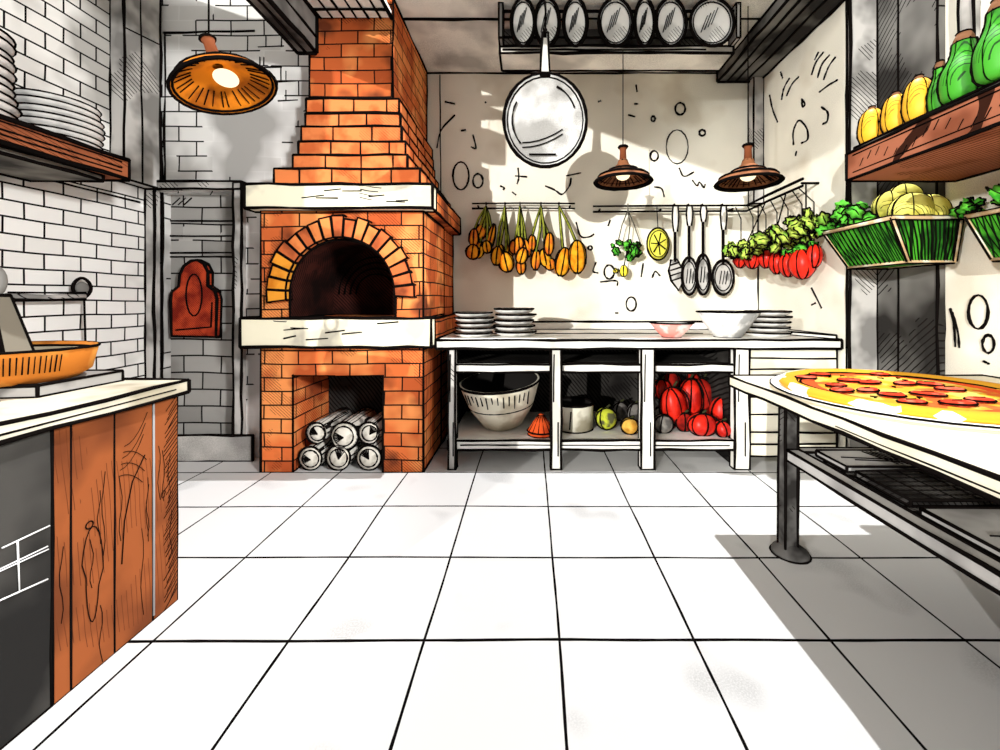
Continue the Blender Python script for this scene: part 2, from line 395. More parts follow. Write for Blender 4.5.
# ================================================================== OVEN
ov = thing('pizza_oven', 'brick pizza oven with arched mouth, two cream stone ledges and stepped chimney', 'oven', (-1.36, 3.6, 0))
YF = 3.03
ox0, ox1 = -1.955, -.775
m = MB()
hx0, hx1 = (293-VX)/F*YF, (383-VX)/F*YF
m.prism([(ox0, 0), (ox0, .92), (ox1, .92), (ox1, 0), (hx1, 0), (hx1, .70), (hx0, .70), (hx0, 0)], YF, 3.62, .008)
m.box(ox0, ox1, 3.62, 4.17, 0, .92, .0); m.line((ox1, 4.17, 0), (ox1, 4.17, .92), .009); m.line((ox1, 3.03, .0), (ox1, 4.17, 0), .01)
m.build('base', BRICK, ov)
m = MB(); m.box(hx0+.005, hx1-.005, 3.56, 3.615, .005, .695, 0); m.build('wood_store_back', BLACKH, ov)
def slab(y0, x0, x1, z0, z1, rag):
    m = MB(); m.box(x0, x1, y0, 3.06, z0, z1, .009)
    for k in range(7):
        x = random.uniform(x0+.1, x1-.2); z = random.uniform(z0+.03, z1-.03); m.line((x, y0-.002, z), (x+random.uniform(.05, .16), y0-.002, z+random.uniform(-.01, .02)), .004)
    return m
slab(2.95, -2.05, -.70, .915, 1.122, 0).build('ledge', STONE, ov, label='lower cream stone ledge')
slab(2.95, -2.02, -.69, 1.90, 2.07, 0).build('ledge', STONE, ov, label='upper cream stone ledge')
for z0, z1, x0, x1 in ((.915, 1.122, -2.05, -.70), (1.90, 2.07, -2.02, -.69)):
    m = MB(); m.box(x0+.01, x1-.01, 3.06, 4.17, z0+.005, z1-.005, .009); m.build('ledge_return', BRICK, ov, label='brown brick side of the ledge')
# chamber
acx, acz = -1.36, 1.30
inner = [(acx+.385*math.cos(a), acz+.39*math.sin(a)) for a in [PI*k/20 for k in range(21)]]
m = MB()
out = [(ox0, 1.12), (ox0, 1.90), (ox1, 1.90), (ox1, 1.12), (acx+.385, 1.12)]+inner+[(acx-.385, 1.12)]
nn = len(out)
m.inkslot = 2
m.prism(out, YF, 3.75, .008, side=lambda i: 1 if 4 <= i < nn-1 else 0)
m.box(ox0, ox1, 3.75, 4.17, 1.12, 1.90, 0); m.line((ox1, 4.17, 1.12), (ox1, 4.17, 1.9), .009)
m.build('chamber', [BRICK, DARKBR], ov)
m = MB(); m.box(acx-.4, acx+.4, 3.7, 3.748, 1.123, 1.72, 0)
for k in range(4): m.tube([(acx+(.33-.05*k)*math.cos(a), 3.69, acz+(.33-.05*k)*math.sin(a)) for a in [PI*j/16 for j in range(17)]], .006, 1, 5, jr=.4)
m.build('chamber_back', DARKBR, ov)
# arch of bricks
m = MB(); m.inkslot = 3; n = 19
ARC = [flat('arch_brick_%s' % k, c, wash=w, wscale=5, lo=.5, hi=.65) for k, c, w in (('orange', (232, 138, 76), (205, 104, 54)), ('amber', (238, 158, 52), (206, 120, 30)), ('russet', (202, 104, 58), (130, 62, 36)))]
for k in range(n):
    a0 = PI*(k+.04)/n*1.06-.06; a1 = PI*(k+.96)/n*1.06-.06
    ro = .53+random.uniform(-.015, .012)
    q = []
    for yy in (2.985, 3.06):
        for rr in (.39, ro):
            for a in (a0, a1):
                q.append((acx+rr*math.cos(a), yy, acz+rr*1.03*math.sin(a)))
    mi = 1 if k > 14 else (2 if k < 3 or random.random() < .25 else 0)
    m.hexa([q[0], q[1], q[2], q[3], q[4], q[5], q[6], q[7]], .006, mi)
m.build('arch', ARC, ov)
# chimney
CBR = flat('course_brick', (230, 132, 76), wash=(206, 102, 54), wscale=6, lo=.45, hi=.62, hatch=((1, 1, 1.1), .024, .42, (90, 36, 18), .16))
m = MB()
for x0, x1, yf, z0, z1 in ((-1.86, -.80, 3.03, 2.07, 2.205), (-1.74, -.90, 3.06, 2.205, 2.315), (-1.71, -.92, 3.08, 2.315, 2.42), (-1.70, -.955, 3.1, 2.42, 2.54), (-1.68, -.97, 3.12, 2.54, 2.645), (-1.675, -.98, 3.12, 2.65, 2.755), (-1.665, -1.035, 3.15, 2.755, 3.533)):
    if z1 > 3: m.build('chimney_steps', CBR, ov); m = MB()
    m.box(x0, x1, yf, 4.17, z0, z1, .008)
    if z1 < 3:
        x = x0+random.uniform(.12, .26)
        while x < x1-.06: m.line((x, yf-.001, z0), (x, yf-.001, z1), .005); x += random.uniform(.2, .3)
        y = yf+.2
        while y < 4.1: m.line((x1+.001, y, z0), (x1+.001, y, z1), .004); y += .26
m.build('chimney', BRICK, ov)

# logs
for i, (px, py, r, lab) in enumerate(((311, 463, .085, 'split log at the left of the lower row in the oven wood store'), (339, 463, .09, 'split log in the middle of the lower row in the oven wood store'), (369, 463, .09, 'split log at the right of the lower row in the oven wood store'),
        (318, 433, .075, 'split log at the left of the upper row in the oven wood store'), (344, 436, .1, 'large log in the middle of the upper row in the oven wood store'), (370, 433, .078, 'split log at the right of the upper row in the oven wood store'))):
    y = 3.06; c = P(px, py, y); c.z = max(c.z, r+.003) if i < 3 else c.z
    L = .44
    t = thing('log', lab, 'log', (c.x, y, c.z-r), 'logs stacked under the oven')
    m = MB(); m.M = at((c.x, y+L, c.z), (PI/2, 0, random.uniform(-.04, .04)))
    m.lathe([(0, 0), (r*.95, 0), (r, L*.5), (r, L), (0, L)], 16, rings=(1, 3), ink=.007)
    for k in range(4):
        a = random.uniform(0, 2*PI); m.line((r*math.cos(a), r*math.sin(a), .05), (r*math.cos(a), r*math.sin(a), L), .004)
    m.build('bark', flat('log_bark', (205, 202, 194), wash=(120, 117, 110), wscale=9, hatch=((1, 0, .5), .02, .5)), t)
    m = MB(); m.M = at((c.x, y-.001, c.z), (PI/2, 0, 0))
    m.lathe([(0, 0), (r*.93, 0), (r*.93, .006), (0, .006)], 16, rings=())
    m.ring(r*.72, .007, .0045, jr=.4)
    a0 = random.uniform(0, 3)
    for k in range(6):
        a = a0+k*.22; m.line((0, -.1*r, .007), (r*.68*math.cos(a), r*.68*math.sin(a), .008), .0035)
    m.build('cut_face', flat('log_end', (232, 228, 216), wash=(176, 170, 156), wscale=12), t)

# cutting board on niche
m = MB()
px = [(172, 336), (171, 300), (172, 292), (179, 286), (180, 275), (184, 266), (191, 261), (197, 260), (204, 264), (208, 272), (208, 286), (215, 291), (217, 299), (216, 337)]
Yc = 3.33
m.prism([(XW(a, Yc), ZW(b, Yc)) for a, b in px], Yc, Yc+.045, .01)
pts = [P(194+8*math.cos(a), 295+21*math.sin(a), Yc-.004) for a in [2*PI*k/18 for k in range(18)]]
m.tube(pts, .005, 1, 5, closed=True)
m.line(P(176, 330, Yc-.003), P(211, 327, Yc-.003), .005); m.line(P(211, 327, Yc-.003), P(212, 302, Yc-.003), .005)
o = m.build('cutting_board', flat('red_stained_wood', (184, 66, 36), wash=(126, 34, 20), wscale=7, lo=.45, hi=.6, hatch=((1, 0, 1), .018, .5, (60, 14, 8), .2)), origin=P(194, 337, Yc+.02))
tag(o, 'dark red wooden peel-shaped board hanging in the grey brick niche', 'board')

# ================================================================== PENDANTS
def pendant(px, py, Y, R, matl, label, hz, tilt=0, top=3.54):
    c = P(px, py, Y); t = thing('pendant_lamp', label, 'lamp', c)
    m = MB(); m.M = at(c, (0, tilt, 0))
    h = R*hz
    prof = [(R*.16, h*1.0), (R*.22, h*.78), (R*.5, h*.5), (R*.86, h*.25), (R*1.0, h*.05), (R, -.0), (R*.97, 0), (R*.84, h*.2), (R*.48, h*.45), (R*.1, h*.7)]
    m.lathe(prof, 40, rings=(2, 5, 3), ink=.0032*Y)
    m.ring(R*.93, h*.03, .0025*Y)
    for k in range(30):
        a = 2*PI*k/30+random.uniform(-.05, .05)
        m.line((R*.88*math.cos(a), R*.88*math.sin(a), h*.13), (R*.55*math.cos(a), R*.55*math.sin(a), h*.38), .0012*Y)
    m.build('lamp_shade', matl, t)
    m = MB(); m.M = at(c, (0, tilt, 0)); m.lathe([(0, h*.95), (R*.13, h*.95), (R*.11, h*1.42), (R*.14, h*1.6), (0, h*1.6)], 14, rings=(1, 3), ink=.0028*Y)
    m.build('socket', flat('brown_socket', (120, 66, 40)), t)
    m = MB(); m.tube([c+Vector((math.sin(tilt)*h*1.5, 0, h*1.52)), Vector((c.x+math.sin(tilt)*h*1.5, c.y, top))], .004, 0, 6)
    m.build('cord', INK, t)
    m = MB(); m.blob(c+Vector((0, 0, h*.30)), (R*.24, R*.24, R*.17)); m.build('bulb', BULB, t)
t_ = NT('glowing_bulb'); e = t_.n('ShaderNodeEmission'); e.inputs[0].default_value = (1, .82, .5, 1); e.inputs[1].default_value = 1.7; t_.t.links.new(e.outputs[0], t_.out.inputs[0]); BULB = t_.m
pendant(226, 88, 2.0, .218, ORANGE, 'large orange pendant lamp hanging left of the oven chimney', .72, tilt=-.36, top=3.6)
pendant(623, 182, 3.28, .22, BRONZE, 'small brown pendant lamp hanging below the pan rack in front of the back wall', .78, top=3.22)
pendant(748, 183, 3.25, .235, BRONZE, 'small brown pendant lamp hanging in front of the back right corner', .78, top=3.54)

# ================================================================== PAN RACK
YR = 3.27
rk = thing('pan_rack', 'grey ceiling rack with rails holding a row of round pans', 'rack', (.69, YR, 3.2))
m = MB(); m.box(-.24, 1.62, YR+.05, YR+.30, 3.215, 3.27, .009); m.line((-.22, YR+.045, 3.24), (1.4, YR+.045, 3.24), .006)
m.build('lower_board', CEIL, rk)
m = MB(); m.box(-.22, 1.6, YR+.24, YR+.3, 3.27, 3.53, 0); m.build('back_panel', flat('rack_dark_board', (110, 108, 106), wash=(50, 48, 47), wscale=3, hatch=((1, 0, 1), .04, .5)), rk)  # dark hatched board behind the pans
m = MB(); m.tube([(-.24, YR+.04, 3.335), (1.62, YR+.04, 3.33)], .009, 0, 8); m.build('rail', INK, rk)
m = MB(); m.tube([(-.24, YR-.02, 3.5), (1.62, YR-.02, 3.5)], .012, 0, 8); m.build('rail', INK, rk)
for x in (-.24, 1.59):
    m = MB(); m.box(x, x+.03, YR-.06, YR+.06, 3.27, 3.54, .006); m.build('upright', GREYH, rk)
names = ['leftmost round pan in the ceiling rack row', 'narrow round pan behind the handle of the big hanging pan', 'narrow pale round pan third from left in the ceiling rack', 'broad grey round pan in the middle of the ceiling rack', 'very narrow white round pan just right of the middle in the ceiling rack', 'round pan with scratched face second from right in the ceiling rack', 'rightmost and widest round pan in the ceiling rack row']
for (cx, hw), lab in zip(((523, 12), (547, 12.5), (575, 12), (615, 17), (644, 10), (670, 15.5), (711, 22)), names):
    c = P(cx, 24, YR-.06); R = .182
    th = math.acos(min(1, hw/24.0))
    t = thing('hanging_pan', lab, 'pan', c, 'pans in the ceiling rack')
    m = MB(); m.M = at(c, (PI/2, 0, 0)); ov_ = (hw/24.0, 1)
    m.lathe([(0, 0), (R*.8, .0), (R, .012), (R*1.0, .02), (R*.78, .012), (0, .012)], 30, rings=(3,), ink=.011, ax=ov_)
    m.ring(R*.86, .018, .004, ax=ov_)
    for k in range(4): m.line(((-.5+k*.16)*R*hw/24, -R*.4+k*.02, .015), ((-.2+k*.16)*R*hw/24, R*.3+k*.02, .015), .003)
    m.build('pan_body', TIN, t)
    m = MB(); 
    m.tube([c+Vector((0, 0, R*.95)), c+Vector((0, 0, R+.02)), Vector((c.x, YR-.02, 3.515+.01))], .006, 0, 6); m.build('hook', INK, t)
# big pan
Yp = 3.12
c = P(545, 121, Yp); t = thing('frying_pan', 'big pale round pan hanging by its long handle before the back wall', 'pan', c)
m = MB(); m.M = at(c, (PI/2, 0, 0)); R = .33
m.lathe([(0, .0), (R*.90, 0), (R*.98, .012), (R*1.0, .02), (R*.97, .022), (R*.90, .012), (0, .012)], 40, rings=(3,), ink=.011, ax=(.93, 1.06))
m.ring(R*.92, .016, .005, ax=(.93, 1.06))
m.tube([(R*.7*math.cos(a), R*.8*math.sin(a), .025) for a in [math.radians(20+k*8) for k in range(7)]], .006, 1, 5, jr=.4)
m.tube([(R*.74*math.cos(a), R*.8*math.sin(a), .025) for a in [math.radians(150+k*9) for k in range(9)]], .005, 1, 5, jr=.4)
for q in (0, .035): m.tube([(-.17+.06*k, -.17-q+.004*k*k, .02) for k in range(6)], .004, 1, 5)
m.tube([(-.12+.04*k, -.26, .03) for k in range(6)], .006, 1, 5)
m.build('pan_body', flat('pan_face', (246, 246, 245), wash=(196, 195, 193), wscale=3.2, lo=.46, hi=.56, grain=.5, spec=.2), t)
m = MB(); hx = c.x
m.hexa([(hx-.035, Yp-.02, c.z+.33), (hx+.035, Yp-.02, c.z+.33), (hx-.035, Yp+.0, c.z+.33), (hx+.035, Yp, c.z+.33), (hx-.018, Yp-.02, 3.24), (hx+.022, Yp-.02, 3.24), (hx-.018, Yp, 3.24), (hx+.022, Yp, 3.24)], .007)
m.build('handle', WHITE, t)
m = MB(); m.tube([(hx, Yp-.01, 3.2), (hx, Yp-.01, 3.27)], .016, 0, 8)
m.tube([(hx, Yp-.01, 3.25), (hx+.005, Yp+.0, 3.42), (hx, Yp+.06, 3.53), (hx, YR-.02, 3.525)], .009, 0, 6); m.build('hook', INK, t)

# ================================================================== RAILS
rl = thing('hanging_rail', 'short black double rail on the back wall right of the oven', 'rail', P(523, 206, 4.14))
for py in (203.5, 208.5):
    m = MB(); m.tube([P(472, py, 4.14), P(523, py-.4, 4.14), P(575, py, 4.14)], .009, 0, 6, jr=.2); m.build('rail', INK, rl)
for px in (478, 570):
    m = MB(); m.tube([P(px, 206, 4.14), P(px, 206, 4.14)+Vector((0, .058, 0))], .01, 0, 6); m.build('bracket', INK, rl)
rl2 = thing('hanging_rail', 'long black double rail running round the back right corner', 'rail', P(680, 207, 4.14))
xr = 2.13
for dz in (0, -.055):
    m = MB(); z = 2.18+dz
    m.tube([(XW(593, 4.14), 4.14, z), (1.2, 4.135, z+.004), (xr, 4.1, z), (xr+.02, 3.75, z+.02), (xr+.03, 3.3, z+.03)], .011, 0, 6, jr=.2); m.build('rail', INK, rl2)
for x, y in ((XW(600, 4.14), 4.14), (1.3, 4.14), (2.0, 4.11)):
    m = MB(); m.tube([(x, y, 2.15), (x, 4.198, 2.15)], .01, 0, 6); m.build('bracket', INK, rl2)
m = MB(); m.tube([(xr+.03, 3.32, 2.18), (2.298, 3.32, 2.18)], .01, 0, 6); m.build('bracket', INK, rl2)

# dried bunches
SQ = flat('dried_orange', (240, 152, 34), wash=(222, 112, 40), wscale=14, lo=.45, hi=.6)
SQ2 = flat('dried_yellow', (246, 176, 40), wash=(232, 136, 22), wscale=14, lo=.45, hi=.6)
STEM = flat('dried_stem', (150, 158, 60), wash=(104, 112, 36), wscale=20)
bun = [(486, [(474, 238, 5, 9), (481, 232, 6, 8), (487, 247, 5, 6), (473, 252, 7, 7), (491, 238, 4, 14), (480, 250, 5, 8)], 'leftmost orange dried bunch on the short rail'),
       (505, [(497, 256, 6, 9), (506, 262, 8, 10), (509, 252, 5, 8), (500, 250, 4, 6)], 'second orange dried bunch from the left on the short rail'),
       (520, [(515, 247, 6, 7), (519, 243, 5, 6), (522, 256, 6, 8), (526, 248, 5, 9), (521, 266, 5, 8)], 'middle orange dried bunch with curled pods on the short rail'),
       (541, [(532, 243, 4, 8), (536, 260, 5, 10), (545, 258, 6, 9), (549, 244, 5, 11), (550, 264, 6, 6)], 'fourth orange dried bunch from the left on the short rail'),
       (559, [(563, 262, 8, 14), (577, 257, 9, 16)], 'rightmost bunch of two fat ribbed yellow gourds on the short rail')]
for hx_, bl, lab in bun:
    Yb = 4.05; top = P(hx_, 206, Yb); t = thing('dried_bunch', lab, 'dried vegetables', top, 'dried bunches on the short rail')
    m = MB()
    m.tube([top+Vector((0, 0, -.02)), top+Vector((0, 0, .035)), top+Vector((0, .09, .04))], .006, 1, 5)
    for (bx, by, rx, ry) in bl:
        e = P(bx, by-ry*.8, Yb); md = top.lerp(e, .5)+Vector((random.uniform(-.02, .02), random.uniform(-.02, .02), 0))
        m.tube([top, md, e], [.007, .013, .010], 0, 6); off = Vector((.011, -.008, 0))
        m.tube([top+off*.5, md+off, e+off], .004, 1, 5); m.tube([top-off*.5, md-off, e-off], .004, 1, 5)
    m.build('stems', STEM, t)
    for j, (bx, by, rx, ry) in enumerate(bl):
        c = P(bx, by, Yb+random.uniform(-.03, .03)); k = Yb/F; m = MB()
        m.M = Matrix.Translation(c) @ Matrix.Rotation(random.uniform(-.35, .35), 4, 'Y')
        m.blob((0, 0, 0), (rx*k*1.05, rx*k*.9, ry*k*1.05), lobes=6, amp=.14, ribs=6, ink=.0065, taper=-.15)
        m.tube([(rx*k*math.cos(a)*1.0, -rx*k*.35, ry*k*math.sin(a)*1.02) for a in [2*PI*q/16 for q in range(16)]], .006, 1, 5, closed=True, jr=.4)
        m.build('pod', SQ2 if hx_ in (559, 505) or j % 3 == 2 else SQ, t)

# leafy clump helper
GREEN = flat('leaf_green', (96, 196, 60), wash=(52, 146, 38), wscale=12, lo=.45, hi=.6)
LGREEN = flat('leaf_light_green', (176, 206, 88), wash=(112, 168, 60), wscale=12, lo=.45, hi=.6)
def leafy(m, c, R, n, size, ink=.005):
    c = Vector(c)
    for _ in range(n):
        while True:
            p = Vector([random.uniform(-1, 1) for _ in range(3)])
            if .25 < p.length < 1: break
        q = c+Vector((p.x*R[0], p.y*R[1], p.z*R[2])); s = size*random.uniform(.7, 1.25)
        nx = Vector((random.uniform(-.6, .6), -1, random.uniform(-.3, .6))).normalized() if random.random() < .75 else Vector([random.uniform(-1, 1) for _ in range(3)]).normalized()
        rot = nx.to_track_quat('Z', 'Y').to_matrix().to_4x4() @ Matrix.Rotation(random.uniform(0, 6), 4, 'Z')
        old = m.M; m.M = old @ Matrix.Translation(q) @ rot
        k = 6; N = 24; out = []
        for i in range(N):
            a = 2*PI*i/N; r = s*(1+.15*math.cos(k*a)); out.append((r*math.cos(a), r*math.sin(a)*.8))
        vs = [(0, 0, s*.35)]+[(x, y, 0) for x, y in out]+[(0, 0, -s*.25)]
        m.add(vs, [(0, 1+i, 1+(i+1) % N) for i in range(N)]+[(N+1, 1+(i+1) % N, 1+i) for i in range(N)], 0, True)
        a0 = random.uniform(0, 6); L = random.randint(11, N)
        st = int(a0) % N
        m.tube([(out[(st+i) % N][0], out[(st+i) % N][1], .002) for i in range(L)], ink, m.inkslot, 4, jr=.3)
        m.tube([(-s*.6, 0, s*.12), (0, 0, s*.37), (s*.5, s*.1, s*.18)], ink*.7, m.inkslot, 4)
        m.M = old

# parsley bunch, lemons, utensils on long rail
Yu = 4.07
t = thing('parsley_bunch', 'small green parsley sprig hanging on grey stalks from the long rail', 'herb', P(628, 210, Yu))
m = MB(); 
for a, b in ((622, 618), (630, 628), (634, 640)): m.tube([P(628, 210, Yu), P(a, 225, Yu), P(b, 242, Yu)], .006, 0, 5)
m.tube([P(628, 212, Yu), P(628, 204, 4.1), P(628, 204, 4.14)], .006, 0, 5)
m.build('stalks', flat('grey_stalk', (90, 88, 78)), t)
m = MB(); leafy(m, P(626, 249, Yu), (.15, .05, .09), 16, .042, .006); m.build('leaves', GREEN, t)
def slice_(px, py, rx, ry, name, label, cat, col, hang=True):
    c = P(px, py, Yu); k = Yu/F
    t = thing(name, label, cat, c)
    m = MB(); m.M = at(c, (PI/2, 0, 0)); m.lathe([(0, -.02), (rx*k*.8, -.018), (rx*k, 0), (rx*k*.8, .018), (0, .02)], 26, rings=(2,), ink=.008, ax=(1, ry/rx))
    m.ring(rx*k*.82, .02, .004, ax=(1, ry/rx))
    for a in range(7):
        q = a*2*PI/7+.4; m.line((0, 0, .024), (rx*k*.7*math.cos(q), ry*k*.7*math.sin(q), .022), .005)
    m.build('flesh', col, t)
    if hang:
        m = MB(); m.tube([P(px, py-ry, Yu), P(px-1, 210, Yu), P(px-1, 205, 4.14)], .005, 0, 5); m.build('string', INK, t)
slice_(658, 244, 11, 16, 'gourd_slice', 'oval yellow green ribbed gourd hanging from the long rail beside the parsley', 'gourd', flat('lime_yellow', (222, 218, 84), wash=(196, 186, 60), wscale=10))
m = MB(); m.M = at(P(624, 271, Yu)); m.blob((0, 0, 0), (.045, .03, .055), lobes=5, amp=.2, ribs=5, ink=.006); leafy(m, (-.09, 0, -.01), (.03, .02, .03), 2, .03)
m.M = Matrix.Identity(4); m.tube([P(624, 266, Yu), P(626, 256, Yu), P(628, 245, Yu)], .005, 1, 5)
o = m.build('lemon', flat('lemon_yellow', (232, 216, 66)), origin=P(624, 271, Yu)); tag(o, 'tiny yellow lemon dangling just under the parsley sprig', 'lemon')

def utensil(px, yh, yt, kind, label, cat, name, w):
    t = thing(name, label, cat, P(px, 205, Yu), 'cooking utensils on the long rail'); k = Yu/F
    m = MB(); a = P(px, 207, Yu); b = P(px, yh, Yu)
    m.tube([a, a.lerp(b, .3), a.lerp(b, .7), b], [.022, .030, .026, .018], 0, 8)
    for s in (-1, 1): m.tube([a+Vector((s*.024, -.012, 0)), a.lerp(b, .4)+Vector((s*.031, -.012, 0)), b+Vector((s*.018, -.012, 0))], .008, 1, 5)
    m.tube([a, a+Vector((0, .01, .03)), a+Vector((0, .07, .03))], .007, 1, 5)
    m.build('handle', WHITE, t)
    m = MB(); e = P(px, yt-3 if kind != 'spatula' else yt, Yu); m.tube([b, e], .015, 0, 8); m.build('shaft', INK, t)
    m = MB(); 
    hc = P(px, (yt-12+294)/2 if kind != 'spatula' else yt, Yu)
    if kind == 'spatula':
        q = [(-.03, .10), (.03, .10), (.07, .0), (.06, -.12), (.01, -.2), (-.05, -.10), (-.06, 0)]
        m.M = at(P(px, 270, Yu), (0, -.12, 0)); m.prism([(x, z) for x, z in q], -.008, .008, .008)
        for j in range(4): m.line((-.05, -.012, .05-j*.05), (.05, -.012, .07-j*.05), .006)
    else:
        R = w*k; H = (294-yt+8)/2*k
        m.M = at(P(px, (yt-6+293)/2, Yu), (PI/2, 0, 0)); m.lathe([(0, -.03), (R*.6, -.022), (R, 0), (R*.9, .004), (R*.5, -.012), (0, -.018)], 24, rings=(2,), ink=.012, ax=(1, H/R))
        m.ring(R*.78, .002, .005, ax=(1, H/R))
        for j in range(3): m.line((-R*.3+j*.03, -H*.4, -.008), (-R*.1+j*.03, H*.4, -.008), .004)
    m.build('blade' if kind == 'spatula' else 'bowl', flat('spoon_grey', (190, 188, 184), wash=(130, 128, 125), wscale=10), t)
utensil(675, 232, 262, 'spatula', 'leftmost cooking tool on the long rail, with a scraper shaped blade', 'spatula', 'spatula', 8)
utensil(689, 226, 265, 'spoon', 'long ladle with narrow oval bowl, next to the scraper on the long rail', 'ladle', 'ladle', 8)
utensil(703, 222, 262, 'spoon', 'long spoon with tall oval bowl, between two ladles on the long rail', 'spoon', 'serving_spoon', 7)
utensil(723, 230, 268, 'round', 'rightmost tool on the long rail, a skimmer with round grey disc', 'skimmer', 'skimmer', 10.5)

# tomato string in the corner
LGREEN = flat('herb_yellow_green', (190, 216, 92), wash=(128, 182, 64), wscale=14, lo=.48, hi=.6)
RED = flat('tomato_red', (226, 40, 22), wash=(176, 22, 12), wscale=9, lo=.5, hi=.65, spec=.3, rough=.4)
toms = [(741, 258, 8, 10, 3.86), (753, 257, 9, 12, 3.78), (766, 258, 8, 10, 3.70), (777, 263, 8, 11, 3.58), (788, 265, 9, 12, 3.44), (802, 264, 13, 15, 3.28), (814, 256, 8, 12, 3.2)]
tl = ['leftmost red tomato of the hanging cluster in the corner', 'red tomato second from left in the hanging cluster', 'red tomato third from left in the hanging cluster', 'small red tomato in the middle of the hanging cluster', 'red tomato left of the biggest one in the hanging cluster', 'biggest red ribbed tomato near the right end of the hanging cluster', 'rightmost red tomato of the hanging cluster']
for (px, py, rx, ry, Y), lab in zip(toms, tl):
    c = P(px, py, Y); k = Y/F
    t = thing('tomato', lab, 'tomato', c, 'hanging tomatoes')
    m = MB(); m.M = at(c, (0, random.uniform(-.2, .2), random.uniform(0, 1))); m.blob((0, 0, 0), (rx*k, rx*k, ry*k), lobes=7, amp=.13, ribs=7, ink=.0055); m.build('flesh', RED, t)
    m = MB(); leafy(m, c+Vector((0, 0, ry*k)), (.04, .04, .01), 4, .035, .004); m.build('leaf_cap', GREEN, t)
    m = MB(); m.tube([c+Vector((0, 0, ry*k*.9)), Vector((c.x, c.y, 2.0)), Vector((min(c.x, xr+.0), min(c.y+.1, 4.09), 2.13))], .005, 0, 5); m.build('string', INK, t)
for c, R, n, mt, lab in (((1.92, 3.75, 1.70), (.20, .12, .06), 40, LGREEN, 'pale green leafy herb over the left tomatoes in the corner'), ((2.02, 3.45, 1.76), (.20, .15, .09), 44, LGREEN, 'pale green leafy herb over the middle tomatoes in the corner'), ((2.12, 3.2, 1.82), (.13, .12, .10), 34, LGREEN, 'pale green leafy herb over the right tomatoes by the basket')):
    m = MB(); leafy(m, c, R, n, .05, .0055); m.tube([(c[0], c[1], c[2]), (xr+.02, c[1]+.05, 2.15)], .005, 1, 5)
    o = m.build('leafy_herb', mt, origin=c); tag(o, lab, 'herb', 'herbs over the tomatoes')

# ================================================================== BACK COUNTER
cn = thing('work_counter', 'long white wooden counter with open bays below, along the back wall', 'counter', (.6, 3.6, 0))
WY = 3.05; ZT = .957
m = MB(); m.box(-.69, 2.28, WY, 4.18, .893, ZT, .008)
m.line((-.6, 3.6, ZT+.003), (1.5, 3.62, ZT+.003), .004)
m.build('worktop', WHITE, cn)
m = MB(); m.box(-.65, 2.28, 4.12, 4.19, ZT, ZT+.075, .007); m.build('back_ledge', WHITE, cn)
m = MB(); m.prism([(1.95, 4.1), (2.28, 3.1), (2.28, 4.1)], ZT, ZT+.03, .006, plane='xy'); m.build('corner_ledge', WHITE, cn)
def X3(px, Y=3.08): return (px-VX)/F*Y
for px, w in ((452, 7), (556, 10), (647.5, 13), (741.5, 15)):
    m = MB(); x = X3(px); h = w/2/F*3.08; m.box(x-h, x+h, 3.07, 3.14, 0, .893, .008); m.line((x+h*.4, 3.068, .1), (x+h*.4, 3.068, .35), .004); m.line((x-h*.5, 3.068, .5), (x-h*.4, 3.068, .85), .004)
    m.build('leg', WHITE if px > 500 else GREYH, cn)
m = MB(); m.box(X3(448), X3(735), 3.10, 3.16, .712, .77, .007); m.build('rail', WHITE, cn)
m = MB(); m.box(X3(448), X3(735), 3.09, 3.9, .14, .209, .008); m.line((X3(460), 3.087, .175), (X3(730), 3.087, .172), .004); m.build('lower_shelf', WHITE, cn)
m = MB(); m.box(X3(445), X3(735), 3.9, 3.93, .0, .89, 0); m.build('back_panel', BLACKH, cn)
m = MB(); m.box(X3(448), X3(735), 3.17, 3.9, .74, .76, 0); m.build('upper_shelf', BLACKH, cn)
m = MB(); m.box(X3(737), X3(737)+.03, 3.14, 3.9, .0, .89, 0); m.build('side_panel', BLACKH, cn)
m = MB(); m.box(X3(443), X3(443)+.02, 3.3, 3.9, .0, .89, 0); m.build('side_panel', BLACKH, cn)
m = MB(); m.box(X3(749), 2.28, 3.1, 3.9, .09, .893, .007)
for z in (.18, .27, .40, .53, .655, .735, .82): m.line((X3(750), 3.096, z), (2.27, 3.096, z+random.uniform(-.01, .01)), .006)
m.build('slatted_cabinet', flat('cream_boards', (248, 242, 222), wash=(226, 218, 196), wscale=3), cn)

def plate_stack(cx, cy, z, R, n, dz, where, grp, wob=.01, name='plate', prof=None, ik=.15):
    for i in range(n):
        m = MB(); x, y = cx+random.uniform(-wob, wob), cy+random.uniform(-wob, wob)
        r = R*random.uniform(.95, 1.02); zz = z+i*dz
        m.M = at((x, y, zz))
        m.lathe([(0, 0), (r*.7, 0), (r*.93, dz*.35), (r, dz*.8), (r*.985, dz*.95), (r*.8, dz*.42), (0, dz*.4)], 30, rings=(3,), ink=dz*ik)
        o = m.build(name, CHINA, origin=(x, y, zz))
        pos = 'topmost' if i == n-1 else ORD[i]
        tag(o, 'white plate, %s of %s' % (pos, where), 'plate', grp)
plate_stack(-.45, 3.35, ZT, .155, 5, .04, 'the counter stack next to the oven', 'plates stacked by the oven')
plate_stack(-.125, 3.42, ZT, .165, 5, .046, 'the second counter stack from the oven', 'plates in the second counter stack')
plate_stack(1.92, 3.37, ZT, .17, 5, .042, 'the stack beside the white counter bowl', 'plates at the right of the counter')
